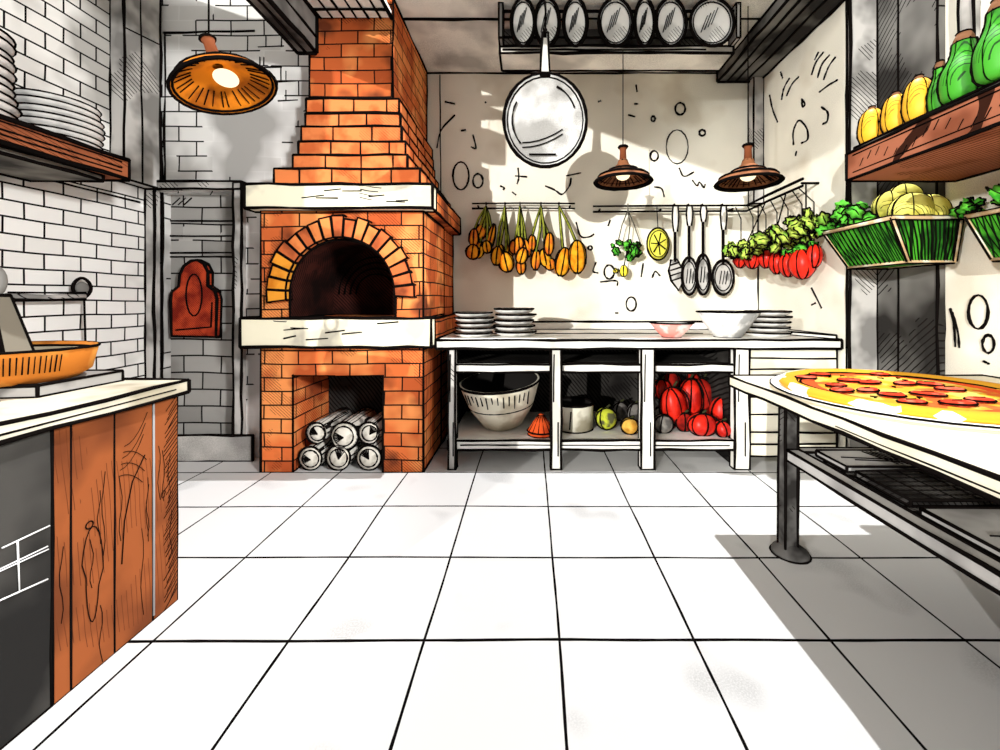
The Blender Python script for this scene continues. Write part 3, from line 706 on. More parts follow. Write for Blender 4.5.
def bowl(px, Y, R, H, z, name, label, mats, mis=None, ink=.005):
    x = (px-VX)/F*Y
    m = MB(); m.M = at((x, Y, z)); m.inkslot = len(mats)
    m.lathe([(0, 0), (R*.42, 0), (R*.74, H*.5), (R, H), (R*.95, H), (R*.68, H*.5), (R*.36, H*.08), (0, H*.08)], 36, rings=(3, 4, 1), ink=ink, mis=mis)
    o = m.build(name, mats, origin=(x, Y, z)); tag(o, label, 'bowl'); return o
PINK = flat('pink_glaze', (238, 150, 140), wash=(244, 210, 204), wscale=9)
bowl(671.5, 3.28, .165, .115, ZT, 'bowl', 'small pink and white bowl on the counter left of the big white bowl', [CHINA, PINK], [0, 1, 1, 0, 0, 1, 1])
bowl(727.5, 3.3, .23, .2, ZT, 'bowl', 'big white flaring bowl on the counter beside the right plate stack', [flat('bowl_white', (238, 238, 237), wash=(168, 168, 167), wscale=6, lo=.5, hi=.6)])

# bay contents
zs = .209
t = thing('basin', 'large cream tub with dark inside in the left bay under the counter', 'basin', P(502, 430, 3.42))
m = MB(); m.inkslot = 2; R = .325; H = .38
m.M = at(((503-VX)/F*3.42, 3.44, zs+.012)) @ Matrix.Rotation(-.07, 4, 'Y') @ Matrix.Rotation(.10, 4, 'X')
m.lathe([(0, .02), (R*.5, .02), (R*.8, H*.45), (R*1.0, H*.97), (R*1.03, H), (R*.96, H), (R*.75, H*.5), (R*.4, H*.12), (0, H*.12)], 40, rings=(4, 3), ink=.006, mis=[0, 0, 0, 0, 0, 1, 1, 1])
for k in range(14):
    a = -PI/2+(k-7)*.14; m.line((R*.97*math.cos(a), R*.97*math.sin(a), H*.88), (R*.9*math.cos(a), R*.9*math.sin(a), H*random.uniform(.6, .75)), .004)
m.tube([(R*.82*math.cos(a), R*.82*math.sin(a), H*.5) for a in [PI+PI*q/12 for q in range(13)]], .004, 2, 5)
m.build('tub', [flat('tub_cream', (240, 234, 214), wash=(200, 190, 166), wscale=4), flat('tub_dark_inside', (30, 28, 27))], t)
m = MB(); m.M = at((X3(541, 3.22), 3.24, zs), (0, 0, 0))
m.lathe([(0, 0), (.10, 0), (.105, .03), (.06, .10), (.015, .155), (0, .16)], 20, rings=(1, 2), ink=.006)
for k in range(14):
    a = 2*PI*k/14; m.line((.104*math.cos(a), .104*math.sin(a), .03), (.02*math.cos(a), .02*math.sin(a), .15), .004)
o = m.build('ribbed_squash', flat('orange_red', (222, 84, 36), wash=(180, 56, 22), wscale=9), origin=(X3(541, 3.22), 3.24, zs)); tag(o, 'orange red cone shaped squash next to the cream tub under the counter', 'squash')
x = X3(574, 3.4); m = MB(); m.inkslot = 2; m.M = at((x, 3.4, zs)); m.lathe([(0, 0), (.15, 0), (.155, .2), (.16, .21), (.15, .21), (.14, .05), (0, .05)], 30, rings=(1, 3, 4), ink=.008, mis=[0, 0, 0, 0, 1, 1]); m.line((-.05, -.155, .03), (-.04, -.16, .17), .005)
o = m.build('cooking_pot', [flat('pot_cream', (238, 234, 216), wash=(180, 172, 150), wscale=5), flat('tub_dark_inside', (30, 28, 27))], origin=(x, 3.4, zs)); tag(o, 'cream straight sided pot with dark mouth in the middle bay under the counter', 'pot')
def veg(px, py, Y, R, col, name, label, cat, lobes=0, ribs=3, grp=None, stem=True, taper=0, rot=None):
    c = P(px, py, Y); c.z = max(c.z, zs+R[2]*.9+.006)
    t = thing(name, label, cat, c, grp)
    m = MB(); m.M = at(c, rot or (0, random.uniform(-.4, .4), random.uniform(0, 1.5))); m.blob((0, 0, 0), R, lobes=lobes, amp=.14, ribs=ribs, ink=.006, taper=taper)
    m.M = at(c)
    m.tube([(R[0]*1.0*math.cos(a), -R[1]*.3, R[2]*1.0*math.sin(a)) for a in [2*PI*q/20 for q in range(20)]], .006, 1, 5, closed=True, jr=.4)
    m.build('flesh', col, t)
    if stem:
        m = MB(); m.tube([c+Vector((0, 0, R[2]*.85)), c+Vector((.01, 0, R[2]*1.05)), c+Vector((.03, -.01, R[2]*1.28))], .009, 0, 6); m.build('stem', flat('dark_stem', (54, 56, 34)), t)
GRV = flat('grey_purple', (112, 108, 104), wash=(62, 58, 56), wscale=10)
veg(606, 418, 3.35, (.085, .085, .085), flat('lime', (196, 204, 60), wash=(90, 90, 60), wscale=8, lo=.52, hi=.6), 'gourd', 'lime green gourd with dark top in the middle bay under the counter', 'gourd')
veg(630, 430, 3.25, (.075, .075, .06), flat('amber_skin', (236, 186, 84), wash=(196, 140, 50), wscale=9), 'onion', 'amber onion in front in the middle bay under the counter', 'onion')
veg(635, 416, 3.5, (.07, .07, .09), GRV, 'aubergine', 'grey aubergine at the right end of the middle bay', 'aubergine')
veg(620, 416, 3.62, (.07, .07, .08), GRV, 'aubergine', 'grey aubergine just behind the lime green gourd', 'aubergine')
RD = flat('pepper_red', (222, 38, 22), wash=(170, 20, 12), wscale=7, lo=.5, hi=.62, spec=.3, rough=.4)
DRD = flat('pepper_dark_red', (166, 30, 20), wash=(100, 16, 12), wscale=9, lo=.45, hi=.6)
for px, py, Y, R, col, lab in ((661, 389, 3.62, (.065, .07, .07), RD, 'red pepper at the upper left of the pile in the right bay'),
        (670, 384, 3.75, (.09, .08, .09), DRD, 'dark red pepper at the back left of the pile in the right bay'),
        (673, 405, 3.45, (.10, .08, .125), RD, 'large bright red pepper in the middle of the pile in the right bay'),
        (690, 400, 3.6, (.085, .08, .15), RD, 'tall red pepper behind the large one in the right bay'),
        (704, 403, 3.68, (.10, .08, .16), DRD, 'dark red tall pepper at the back right of the pile in the right bay'),
        (702, 428, 3.3, (.10, .08, .07), RD, 'low red pepper at the front of the pile in the right bay'),
        (722, 420, 3.45, (.08, .08, .11), RD, 'red pepper at the right end of the pile against the leg'),
        (722, 433, 3.26, (.05, .06, .05), RD, 'small red pepper lowest at the right front corner of the right bay'),
        (684, 430, 3.4, (.06, .06, .06), DRD, 'dark red pepper tucked low behind the front pepper in the right bay'),
        (696, 385, 3.78, (.05, .05, .12), DRD, 'thin dark red pepper on top of the pile in the right bay')):
    veg(px, py, Y-.08, tuple(q*1.22 for q in R), col, 'pepper', lab, 'pepper', lobes=5, ribs=5, grp='red peppers in the right bay')
for px, py, Y, R, lab in ((659, 415, 3.42, (.07, .07, .07), 'grey onion on top of another, left in the right bay'), (663, 430, 3.28, (.075, .075, .07), 'grey onion lowest at the left in the right bay')):
    veg(px, py, Y, R, flat('grey_onion', (140, 136, 130), wash=(90, 87, 84), wscale=9), 'onion', lab, 'onion', ribs=4, stem=False)

# ================================================================== LEFT COUNTER
lc = thing('kitchen_cabinet', 'chestnut plank cabinet with a dark glazed door in the left foreground', 'cabinet', (-2.2, 1.1, 0))
cx = -1.47
m = MB(); m.box(-2.98, cx-.03, .4, 1.74, 0, .855, .004); m.build('body', WOOD, lc)
ys = [1.285, 1.335, 1.475, 1.625, 1.74]
for i in range(4):
    m = MB(); m.box(cx-.03, cx, ys[i]+.001, ys[i+1]-.001, 0.0, .86, .0022)
    for k in range(4 if i else 1):
        y = random.uniform(ys[i]+.02, ys[i+1]-.02); z0 = random.uniform(.0, .5); z1 = z0+random.uniform(.15, .35)
        m.tube([(cx+.001, y+.006*math.sin(j*1.3+k), z0+(z1-z0)*j/6) for j in range(7)], .0011, 1, 4)
    if i == 1:
        m.tube([(cx+.002, 1.40+.035*math.cos(a)*(1 if a < PI else .6), .33+.16*math.sin(a)) for a in [2*PI*q/20 for q in range(20)]], .0015, 1, 4, closed=True)
        m.ring(0, 0, 0) if False else None
        m.tube([(cx+.002, 1.39+.012*math.cos(a), .50+.012*math.sin(a)) for a in [2*PI*q/10 for q in range(10)]], .002, 1, 4, closed=True)
    if i == 2:
        for k in range(6): m.tube([(cx+.002, 1.49+.004*k+.018*j, .62+.02*k+.004*j*j*(1 if k % 2 else -.6)) for j in range(6)], .0011, 1, 4)
        m.tube([(cx+.002, 1.50, .3), (cx+.002, 1.51, .45), (cx+.002, 1.54, .58), (cx+.002, 1.59, .66)], .002, 1, 4)
    if i == 3:
        for k in range(46):
            z = .02+.0178*k; m.line((cx+.002, 1.735, z+.035), (cx+.002, 1.695-random.uniform(0, .025), z-.02), .0011)
        m.tube([(cx+.002, 1.67+.012*math.cos(a)*(1-a/12), .47+.02*math.sin(a)*(1-a/12)) for a in [k*.6 for k in range(14)]], .0011, 1, 4)
    m.build('plank', WOOD, lc)
m = MB(); m.tube([(cx+.002, 1.627, .02), (cx+.004, 1.625, .5), (cx+.002, 1.626, .85)], .004, 0, 6); m.build('seam', flat('light_seam', (150, 150, 150)), lc)
m = MB(); m.box(cx-.03, cx-.002, .4, 1.283, 0, .86, .004)
m.build('door', flat('dark_glass_door', (64, 62, 59), wash=(26, 25, 24), wscale=2.4, lo=.42, hi=.6, spec=.2), lc)
m = MB()
for (y0, z0, y1, z1) in ((1.16, .56, 1.275, .56), (1.14, .505, 1.27, .50), (1.135, .50, 1.272, .49), (1.14, .42, 1.27, .40), (1.195, .56, 1.2, .41)): m.line((cx+.001, y0, z0), (cx+.001, y1, z1), .0022, mi=0)
m.build('door_reflections', flat('reflection_white', (235, 235, 235)), lc)  # reflections in the dark door, modelled as thin white strokes
m = MB(); m.box(-2.98, -1.445, .4, 1.765, .862, .912, .006)
for k in range(8):
    y = random.uniform(.9, 1.7); xx = random.uniform(-2.4, -1.6); m.line((xx, y, .914), (xx-.16, y+.01, .914), .002)
m.line((-1.443, .6, .88), (-1.443, 1.7, .885), .0025)
o = m.build('countertop', flat('pale_stone_top', (218, 212, 194), wash=(172, 163, 142), wscale=3, lo=.45, hi=.6), origin=(-2.2, 1.1, .862)); tag(o, 'pale stone countertop on the chestnut cabinet at the left', 'countertop')
m = MB(); m.hexa([(-2.5, 1.35, .913), (-1.70, 1.44, .913), (-2.5, 1.74, .913), (-1.70, 1.74, .913), (-2.5, 1.35, .955), (-1.70, 1.44, .955), (-2.5, 1.74, .955), (-1.70, 1.74, .955)], .005)
o = m.build('chopping_board', flat('slate_grey', (150, 148, 145), wash=(100, 98, 96), wscale=5, hatch=((0, 1, 0), .03, .5)), origin=(-2.1, 1.55, .913)); tag(o, 'grey slab under the orange pan on the left countertop', 'board')
c = Vector((-1.955, 1.53, .956)); t = thing('saute_pan', 'shallow orange pan with grey inside on the grey slab', 'pan', c)
m = MB(); m.inkslot = 2; m.M = at(c) @ Matrix.Diagonal((1, .8, 1, 1)); R = .29
m.lathe([(0, 0), (R*.78, 0), (R*.93, .03), (R, .118), (R*.985, .122), (R*.93, .105), (R*.88, .07), (0, .07)], 44, rings=(3, 5), ink=.0045, mis=[0, 0, 0, 0, 0, 1, 1])
for k in range(16):
    a = -1.0+k*.055; m.line((R*.99*math.cos(a), R*.99*math.sin(a), .1), (R*.95*math.cos(a), R*.95*math.sin(a), .04), .0018)
m.build('pan_body', [PANORANGE, flat('pan_grey_inside', (178, 168, 148), wash=(160, 150, 130), wscale=4)], t)
c = Vector((-2.09, 1.62, 1.028)); t = thing('grater', 'grey tapered metal grater with a ring handle at the left edge', 'grater', c)
m = MB(); m.inkslot = 2
a, b, hh = .11, .045, .24
m.hexa([(c.x-a, c.y-.05, c.z), (c.x+a, c.y-.05, c.z), (c.x-a, c.y+.05, c.z), (c.x+a, c.y+.05, c.z), (c.x-b, c.y-.03, c.z+hh), (c.x+b-.01, c.y-.03, c.z+hh), (c.x-b, c.y+.03, c.z+hh), (c.x+b-.01, c.y+.03, c.z+hh)], .005)
m.hexa([(c.x+a-.05, c.y-.056, c.z), (c.x+a, c.y-.056, c.z), (c.x+a-.05, c.y-.05, c.z), (c.x+a, c.y-.05, c.z), (c.x+b-.03, c.y-.036, c.z+hh), (c.x+b-.01, c.y-.036, c.z+hh), (c.x+b-.03, c.y-.03, c.z+hh), (c.x+b-.01, c.y-.03, c.z+hh)], .003, 1)
m.build('body', [flat('grater_grey', (122, 116, 104)), WHITE], t)  # plain grey body with a white strip at its right edge
m = MB(); m.tube([(c.x+.045*math.cos(q), c.y, c.z+hh+.055+.055*math.sin(q)) for q in [2*PI*k/18 for k in range(18)]], .011, 0, 8, closed=True); m.build('handle', flat('mid_grey', (120, 118, 114)), t)
# wall bar with ring and thin cord
t = thing('wall_hook_bar', 'grey bar with round end ring and thin cord on the left brick wall', 'hook', (-2.9, 2.5, 1.3))
m = MB(); pa, pb = P(6, 296, 2.32), P(84, 296, 2.72)
m.tube([pa, pa.lerp(pb, .5)+Vector((0, 0, -.01)), pb], .018, 0, 8); 
for dz in (.02, -.02): m.line(pa+Vector((0.012, 0, dz)), pb+Vector((.012, 0, dz)), .006)
m.build('bar', GREYH, t)
m = MB(); rc = P(82, 288, 2.72); m.tube([rc+Vector((.0, .055*math.cos(q), .055*math.sin(q)+.01*math.sin(q)**3)) for q in [2*PI*k/18 for k in range(18)]], .008, 1, 8, closed=True)
m.lathe([(0, 0)]*2, 3) if False else None
m.M = at(rc); m.blob((0, 0, 0), (.02, .04, .04)); m.build('ring', flat('mid_grey', (120, 118, 114)), t)
m = MB(); m.tube([pb, P(85, 330, 2.72), P(86, 366, 2.72)], .006, 0, 5); m.build('cord', INK, t)
m = MB(); 
for q in (.15, .85):
    p = pa.lerp(pb, q); m.tube([p, Vector((-2.999, p.y, p.z))], .014, 0, 6)
m.build('bracket', INK, t)

# left shelf + plates
sh = thing('wall_shelf', 'brown wooden wall shelf at the upper left carrying plate stacks', 'shelf', (-2.75, 1.6, 2.0))
m = MB(); m.box(-2.99, -2.5, .7, 2.6, 2.0, 2.12, .010)
for z in (2.03, 2.055, 2.09): m.line((-2.497, .9, z), (-2.497, 2.55, z+.005), .004)
m.build('board', SHELFW, sh)
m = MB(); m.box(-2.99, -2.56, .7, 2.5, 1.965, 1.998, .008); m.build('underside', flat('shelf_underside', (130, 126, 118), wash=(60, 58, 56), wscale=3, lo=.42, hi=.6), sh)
plate_stack(-2.70, 2.38, 2.12, .185, 7, .036, 'the far stack on the wall shelf', 'plates in the far shelf stack', .012, ik=.1)
plate_stack(-2.745, 1.93, 2.12, .235, 10, .043, 'the near stack on the wall shelf', 'plates in the near shelf stack', .012, ik=.1)

# ================================================================== RIGHT SHELF + SQUASH
sr = thing('wall_shelf', 'brown wooden wall shelf at the upper right carrying squashes', 'shelf', (2.2, 1.7, 2.0))
m = MB(); m.box(1.9, 2.549, .7, 2.5, 1.965, 2.125, .008)
for z in (2.0, 2.1): m.line((1.897, .9, z), (1.897, 2.45, z), .003)
for k in range(26):
    y = 2.4-k*.055; m.line((1.897, y, 2.02+.03*math.sin(k)), (1.897, y-.025, 2.06+.03*math.sin(k)), .0016)
m.build('board', flat('right_shelf_wood', (166, 102, 76), wash=(128, 72, 50), wscale=3.0, lo=.5, hi=.65, hatch=((1, .1, .1), .03, .5, (50, 24, 14), .25)), sr)
m = MB(); m.box(1.92, 2.549, .7, 2.47, 2.125, 2.15, .006); m.build('top_sheet', flat('dark_sheet', (84, 80, 76)), sr)
YEL = flat('squash_yellow', (246, 184, 44), wash=(226, 146, 20), wscale=8, hatch=((1, 1, .25), .012, .40, (120, 76, 12), .16), spec=.3, rough=.5)
GRN = flat('squash_green', (66, 164, 42), wash=(30, 104, 22), wscale=8, hatch=((1, 1, .12), .016, .42, (14, 70, 10), .22), spec=.3, rough=.5)
for px, Y, r, ztop, mt, lab in ((872, 2.43, .066, 2.355, YEL, 'yellow squash at the far end of the right wall shelf'), (896, 2.27, .064, 2.36, YEL, 'yellow squash between two others on the right wall shelf'),
        (919, 2.13, .066, 2.375, YEL, 'yellow squash next to the green ones on the right wall shelf'), (940, 2.02, .045, 2.385, GRN, 'slim green squash next to the yellow ones'),
        (964, 1.905, .085, 2.45, GRN, 'broad bottle shaped green squash with brown cap'), (1000, 1.72, .08, 2.47, GRN, 'green pear shaped squash nearest the right edge')):
    x = (px-VX)/F*Y; z0 = 2.151; H = ztop+.02-z0
    t = thing('squash', lab, 'squash', (x, Y, z0), 'squashes on the right shelf')
    m = MB(); m.M = at((x, Y, z0))
    if mt is YEL: prof = [(0, 0), (r*.7, .004), (r, H*.25), (r*.98, H*.5), (r*.8, H*.78), (r*.45, H*.92), (0, H*.93)]
    else: prof = [(0, 0), (r*.85, .004), (r, H*.25), (r*.95, H*.45), (r*.62, H*.62), (r*.48, H*.75), (r*.45, H*.9), (0, H*.92)]
    for _q in range(2):
        np_ = [prof[0]]
        for a_, b_ in zip(prof, prof[1:]): np_ += [(a_[0]*.75+b_[0]*.25, a_[1]*.75+b_[1]*.25), (a_[0]*.25+b_[0]*.75, a_[1]*.25+b_[1]*.75)]
        prof = np_+[prof[-1]]
    m.lathe(prof, 24, ink=.004)
    for k in range(5):
        a = 2*PI*k/5+.7; m.tube([(p[0]*math.cos(a)*1.01, p[0]*math.sin(a)*1.01, p[1]) for p in prof[3:-3]], .0022, 1, 4, jr=.4)
    for a in (math.atan2(Y, x)+PI/2, math.atan2(Y, x)-PI/2): m.tube([(p[0]*math.cos(a)*1.01, p[0]*math.sin(a)*1.01, p[1]) for p in prof[1:-1]], .006, 1, 5, jr=.3)
    m.build('flesh', mt, t)
    m = MB(); m.M = at((x, Y, z0+H*.86)); q = r*(.32 if mt is YEL else .42); m.lathe([(q, 0), (q*1.05, H*.05), (q*.7, H*.14), (0, H*.16)], 16, rings=(0, 2), ink=.004); m.build('stem_cap', flat('brown_cap', (132, 92, 66)), t)

# ================================================================== GREEN BASKETS
FR = flat('pale_wood_frame', (198, 170, 130), wash=(226, 222, 200), wscale=8)
GB = flat('green_lining', (66, 160, 40), wash=(22, 78, 18), wscale=5, lo=.45, hi=.6, hatch=((.5, 1, .25), .035, .66, (8, 30, 6), .3))
def basket(x0, x1, y0, y1, z0, z1, inset, label, posts):
    t = thing('basket', label, 'basket', ((x0+x1)/2, (y0+y1)/2, z0), 'green hanging baskets')
    T = [(x0, y0, z1), (x1, y0, z1), (x1, y1, z1), (x0, y1, z1)]; B = [(x0+inset, y0+inset*.3, z0), (x1, y0+inset*.3, z0), (x1, y1-inset*.5, z0), (x0+inset, y1-inset*.5, z0)]
    m = MB(); fs = []
    Ti = [(x+(.02 if x == x0 else -.02), y+(.02 if y == y0 else -.02), z) for x, y, z in T]; Bi = [(x+(.02 if k in (0, 3) else -.02), y+(.02 if k < 2 else -.02), z+.02) for k, (x, y, z) in enumerate(B)]
    vs = T+B+Ti+Bi
    for i in range(4):
        j = (i+1) % 4
        fs += [(i, j, 4+j, 4+i), (8+i, 12+i, 12+j, 8+j), (i, 8+i, 8+j, j)]
    fs += [(4, 5, 6, 7), (12, 15, 14, 13)]
    m.add(vs, fs)
    def lines(a, b, c_, d, n):
        for k in range(n):
            u = (k+.5)/n; p = Vector(a).lerp(Vector(b), u); q = Vector(c_).lerp(Vector(d), min(1, max(0, u-.06))); mid = p.lerp(q, .5)+(Vector(b)-Vector(a))*.02
            m.tube([p+Vector((-.002, -.002, 0)), mid+Vector((-.003, -.003, 0)), q+Vector((-.002, -.002, 0))], random.uniform(.002, .0045), 1, 4)
    lines(T[0], T[1], B[0], B[1], 15); lines(T[0], T[3], B[0], B[3], 14)
    m.build('lining', GB, t)
    m = MB()
    for i in range(4): m.tube([T[i], T[(i+1) % 4]], .012, 0, 6); m.line(Vector(T[i])+Vector((0, -.008, -.011)), Vector(T[(i+1) % 4])+Vector((0, -.008, -.011)), .0045); m.line(Vector(T[i])+Vector((0, -.002, .013)), Vector(T[(i+1) % 4])+Vector((0, -.002, .013)), .0045)
    m.build('rim', FR, t)
    m = MB()
    for i in range(4): m.tube([B[i], B[(i+1) % 4]], .010, 0, 6); m.line(Vector(B[i])+Vector((-.004, -.006, -.010)), Vector(B[(i+1) % 4])+Vector((-.004, -.006, -.010)), .0045)
    m.build('bottom_frame', FR, t)
    for i in range(4):
        m = MB(); m.tube([T[i], B[i]], .011, 0, 6); m.line(Vector(T[i])+Vector((-.011, -.004, 0)), Vector(B[i])+Vector((-.011, -.004, 0)), .0045); m.line(Vector(T[i])+Vector((.011, -.006, 0)), Vector(B[i])+Vector((.011, -.006, 0)), .0045); m.build('post', FR, t)
basket(2.09, 2.49, 2.41, 2.97, 1.475, 1.725, .13, 'green lined basket with melons and curly greens on the dark wall post', 4)
basket(2.31, 2.54, 1.75, 2.21, 1.46, 1.69, .09, 'green lined basket with leafy greens at the right edge of the photo', 4)
for c, R, n, s, lab in (((2.19, 2.84, 1.80), (.10, .13, .11), 30, .048, 'curly green lettuce heaped in the far end of the melon basket'), ((2.2, 2.98, 1.74), (.12, .06, .06), 14, .045, 'low green leaves spilling over the far end of the melon basket'),
                     ((2.45, 2.33, 1.76), (.05, .06, .05), 14, .04, 'small green leaves between the two baskets'), ((2.42, 2.02, 1.76), (.09, .16, .10), 30, .045, 'dark green leafy heap in the basket at the right edge')):
    m = MB(); leafy(m, c, R, n, s, .0045); o = m.build('leafy_greens', GREEN, origin=c); tag(o, lab, 'greens', 'greens in the baskets')
MEL = flat("melon_skin", (226, 220, 112), wash=(190, 180, 72), wscale=6, hatch=((1, 1, .6), .02, .42, (70, 66, 20), .18))
for (px, py, Y, R, lab) in ((911, 213, 2.56, (.125, .11, .12), 'large yellow green melon left of centre in the basket'), (943, 212, 2.55, (.10, .10, .105), 'yellow green melon at the right of the basket'), (926, 224, 2.46, (.13, .04, .055), 'low melon lying at the front of the basket'), (890, 208, 2.74, (.10, .1, .11), 'shaded melon behind the lettuce in the basket'), (928, 198, 2.72, (.10, .09, .09), 'melon peeking out at the back of the basket')):
    c = P(px, py, Y); c.x = min(c.x, 2.54-R[0]-.0); m = MB(); m.M = at(c)
    m.blob((0, 0, 0), R, ribs=5, ink=.0025); m.tube([(R[0]*1.0*math.cos(a), -.1*R[1], R[2]*1.0*math.sin(a)) for a in [2*PI*q/24 for q in range(24)]], .005, 1, 5, closed=True, jr=.3)
    o = m.build('melon', MEL, origin=c); tag(o, lab, 'melon', 'melons in the basket')

# ================================================================== PIZZA TABLE
tb = thing('prep_table', 'cream topped prep table with dark iron legs in the right foreground', 'table', (1.8, 1.4, 0))
TX, TH = 1.10, .832
m = MB(); m.box(TX, 2.5, .3, 2.3, TH-.052, TH, .006)
m.line((TX-.001, .4, TH-.035), (TX-.001, 1.5, TH-.036), .002)
m.build('tabletop', flat('cream_top', (236, 228, 206), wash=(214, 205, 180), wscale=1.5, lo=.6, hi=.7), tb)
def leg(x, y):
    m = MB(); m.hexa([(x-.032, y-.03, .0), (x+.028, y-.03, .0), (x-.032, y+.03, .0), (x+.028, y+.03, .0), (x-.026, y-.025, TH-.055), (x+.034, y-.025, TH-.055), (x-.026, y+.025, TH-.055), (x+.034, y+.025, TH-.055)], .006)
    l = m.build('leg', IRON, tb)
    m = MB(); m.M = at((x+.01, y, 0)); m.lathe([(0, 0), (.085, 0), (.08, .018), (.035, .05), (0, .055)], 20, rings=(1,), ink=.005); f = m.build('foot', IRON, l)
for x, y in ((1.275, 2.06), (2.35, 2.06), (1.275, .5), (2.35, .5)): leg(x, y)
SZ = .50
m = MB(); m.box(1.25, 1.31, .45, 2.03, SZ-.03, SZ+.02, .006); m.build('shelf_rail', IRONTOP, tb)
m = MB(); m.box(1.31, 2.33, 2.0, 2.06, SZ-.03, SZ+.02, .006); m.build('shelf_rail', IRONTOP, tb)
for y in (1.78, 1.48, 1.15, .8):
    m = MB(); m.box(1.31, 2.33, y-.03, y+.01, SZ-.025, SZ+.01, .005); m.build('cross_bar', IRON, tb)
m = MB(); m.box(1.31, 2.35, .5, 2.0, SZ-.05, SZ-.03, 0); m.build('shelf_board', IRON, tb)
for i, (y0, y1, x0, x1, lab, g) in enumerate(((1.79, 1.98, 1.36, 1.72, 'grey tray at the far left of the shelf under the pizza table', 0), (1.80, 1.98, 1.78, 2.2, 'meshed tray at the far right of the shelf under the pizza table', 1), (1.49, 1.74, 1.36, 2.2, 'black wire mesh tray in the middle of the shelf under the pizza table', 1), (1.16, 1.43, 1.34, 2.2, 'large grey tray at the near end of the shelf under the pizza table', 0), (.82, 1.1, 1.34, 2.2, 'grey tray nearest the camera on the table shelf', 0))):
    m = MB(); m.box(x0, x1, y0, y1, SZ+.012, SZ+.035, .005)
    if g:
        for k in range(10): m.line((x0+(x1-x0)*k/10, y0, SZ+.038), (x0+(x1-x0)*k/10, y1, SZ+.038), .002)
        for k in range(7): m.line((x0, y0+(y1-y0)*k/7, SZ+.038), (x1, y0+(y1-y0)*k/7, SZ+.038), .002)
    else:
        for k in range(6): m.line((x1-.12+k*.02, y0+.02, SZ+.038), (x1-.16+k*.02, y1-.02, SZ+.038), .0018)
        for k in range(2): m.tube([(x0+.05+.1*j+.04*k, y0+.10-.012*j-.03*k, SZ+.038) for j in range(4)], .0022, 1, 4)
    o = m.build('tray', IRONTOP if not (g and i == 2) else IRON, origin=((x0+x1)/2, (y0+y1)/2, SZ)); tag(o, lab, 'tray', 'trays on the table shelf')
# pizza on plate
pc = Vector((1.62, 1.79, TH+.001)); PR = .512
m = MB(); m.M = at(pc); m.lathe([(0, 0), (PR*.95, 0), (PR, .018), (PR*.985, .024), (PR*.9, .012), (0, .012)], 64, rings=(2,), ink=.0035)
o = m.build('pizza_plate', flat('plate_white', (250, 249, 246)), origin=pc); tag(o, 'huge round white plate under the pizza', 'plate')
pz = thing('pizza', 'large round pizza with tomato sauce, cheese and red toppings on the table', 'pizza', pc+Vector((0, 0, .013)))
def pz_mat():
    t = NT('pizza_face'); r = t.n('ShaderNodeVectorMath', operation='LENGTH'); mp = t.n('ShaderNodeVectorMath', operation='MULTIPLY'); t.put(mp.inputs[0], t.co); mp.inputs[1].default_value = (1, 1, 0)
    t.put(r.inputs[0], mp.outputs[0]); rad = t.math('MULTIPLY_ADD', t.noise(5, 2), .10, r.outputs['Value'])
    c = t.mix(t.ramp(t.noise(8, 3, off=3), .52, .56), lin((226, 168, 42)), lin((236, 200, 96)))
    c = t.mix(t.math('MULTIPLY', t.math('GREATER_THAN', t.noise(7, 2, off=6), .60), .85), c, lin((226, 84, 32)))
    ringm = t.math('MULTIPLY', t.math('GREATER_THAN', rad, .385), t.math('LESS_THAN', rad, .435))
    c = t.mix(ringm, c, lin((228, 82, 26)))
    c = t.mix(t.math('GREATER_THAN', rad, .435), c, lin((224, 160, 40)))
    c = t.mix(t.math('MULTIPLY', t.math('GREATER_THAN', rad, .505), t.math('GREATER_THAN', t.noise(4, 1, off=8), .5)), c, lin((252, 246, 226)))
    return t.done(c, .8, .2)
m = MB(); m.M = at(pc+Vector((0, 0, .013))); q = PR*.93
m.lathe([(0, 0), (q*.97, 0), (q, .016), (q*.97, .034), (q*.9, .036), (q*.84, .02), (0, .02)], 64, rings=(), ink=.004)
m.ring(q*.84, .022, .0028, jr=.7)
m.tube([(q*.8*math.cos(a)*(1+.03*math.sin(5*a)), q*.8*math.sin(a)*(1+.03*math.sin(5*a)), .023) for a in [2*PI*k/40 for k in range(29)]], .0028, 1, 5, jr=.6)
m.build('crust', pz_mat(), pz)
TOP = flat('salami_red', (206, 58, 34), wash=(228, 110, 84), wscale=18)
tops = [(806, 379), (836, 387), (850, 382), (880, 376), (868, 392), (912, 375), (892, 397), (934, 378), (905, 385), (912, 404), (950, 391), (958, 405), (842, 392), (975, 383), (928, 396), (980, 402), (870, 384), (930, 386), (820, 376), (945, 376)]
zt = pc.z+.033
for px, py in tops:
    Y = (CAM_H-zt)*F/(py-VY); x = (px-VX)/F*Y
    if (Vector((x, Y))-Vector((pc.x, pc.y))).length > q*.8: continue
    m = MB(); m.M = at((x, Y, zt), (0, 0, random.uniform(-.6, .6)))
    m.lathe([(0, -.003), (.036, -.003), (.04, .008), (.034, .016), (0, .016)], 16, rings=(1, 2), ink=.0034, ax=(random.uniform(1, 1.5), random.uniform(.6, .8)))
    m.line((-.02, 0, .018), (.02, .008, .018), .0015, mi=1)
    m.build('topping', TOP, pz)
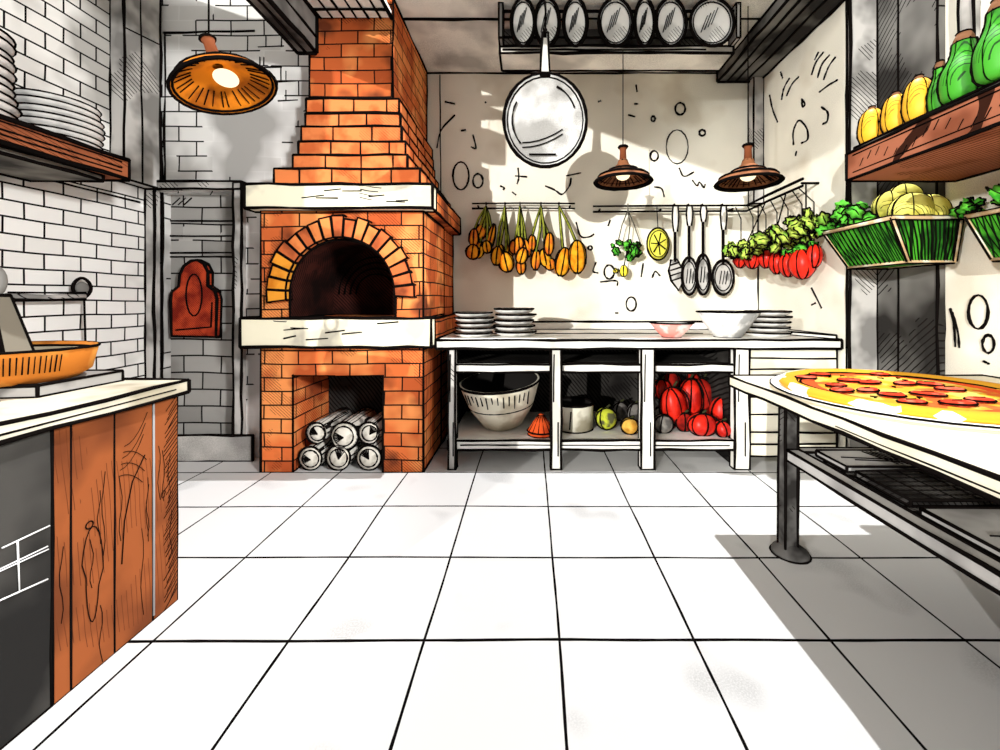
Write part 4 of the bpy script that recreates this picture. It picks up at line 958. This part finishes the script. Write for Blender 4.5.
for k in range(18):
    m = MB()
    a = random.uniform(0, 2*PI); r = random.uniform(.05, q*.72); x, y = pc.x+r*math.cos(a), pc.y+r*math.sin(a); b = random.uniform(0, PI)
    m.tube([(x, y, zt+.002), (x+.018*math.cos(b), y+.018*math.sin(b), zt+.004), (x+.03*math.cos(b+.9), y+.03*math.sin(b+.9), zt+.002)], .0025, 0, 4)
    m.build('herb_fleck', INK, pz)

# ================================================================== LIGHT + CAMERA
w = bpy.data.worlds.new('World'); bpy.context.scene.world = w; w.use_nodes = True
w.node_tree.nodes['Background'].inputs[0].default_value = (1, .985, .96, 1); w.node_tree.nodes['Background'].inputs[1].default_value = .37
def lamp(name, typ, loc, direction, energy, col, **kw):
    l = bpy.data.lights.new(name, typ); l.energy = energy; l.color = col
    for k, v in kw.items(): setattr(l, k, v)
    o = bpy.data.objects.new(name, l); C.objects.link(o); o.location = loc
    o.rotation_euler = Vector(direction).to_track_quat('-Z', 'Y').to_euler(); return o
lamp('sun_light', 'SUN', (-2, -3, 5), (1, 1.95, -.35), 3.3, (1, .98, .93), angle=math.radians(.6))
lamp('skylight_lamp', 'SPOT', (2.1, 3.1, 8.0), (-1.9, -1.6, -8.0), 2950, (1, 1, 1), spot_size=math.radians(62), spot_blend=.1, shadow_soft_size=.03)
lamp('left_wall_fill', 'SPOT', (2.3, -1.2, 2.5), (-5.3, 3.7, -1.15), 1300, (1, .99, .97), spot_size=math.radians(50), spot_blend=.4, shadow_soft_size=.25)  # unseen fill spot, added to brighten the left brick wall
lamp('right_wall_fill', 'SPOT', (-2.6, -1.4, 2.7), (5.0, 4.5, -1.15), 900, (1, .99, .95), spot_size=math.radians(38), spot_blend=.5, shadow_soft_size=.12)  # added fill from an unseen source, lifts the right wall
cd = bpy.data.cameras.new('camera'); cam = bpy.data.objects.new('camera', cd); C.objects.link(cam)
cam.location = (0, 0, CAM_H); cam.rotation_euler = (PI/2, 0, 0)
cd.sensor_width = 36; cd.lens = 36*F/1000; cd.shift_x = -.03; cd.shift_y = -.075; cd.clip_start = .05
bpy.context.scene.camera = cam
vs = bpy.context.scene.view_settings
vs.view_transform = 'Standard'; vs.look = 'None'; vs.exposure = 0; vs.gamma = 1; vs.use_curve_mapping = False
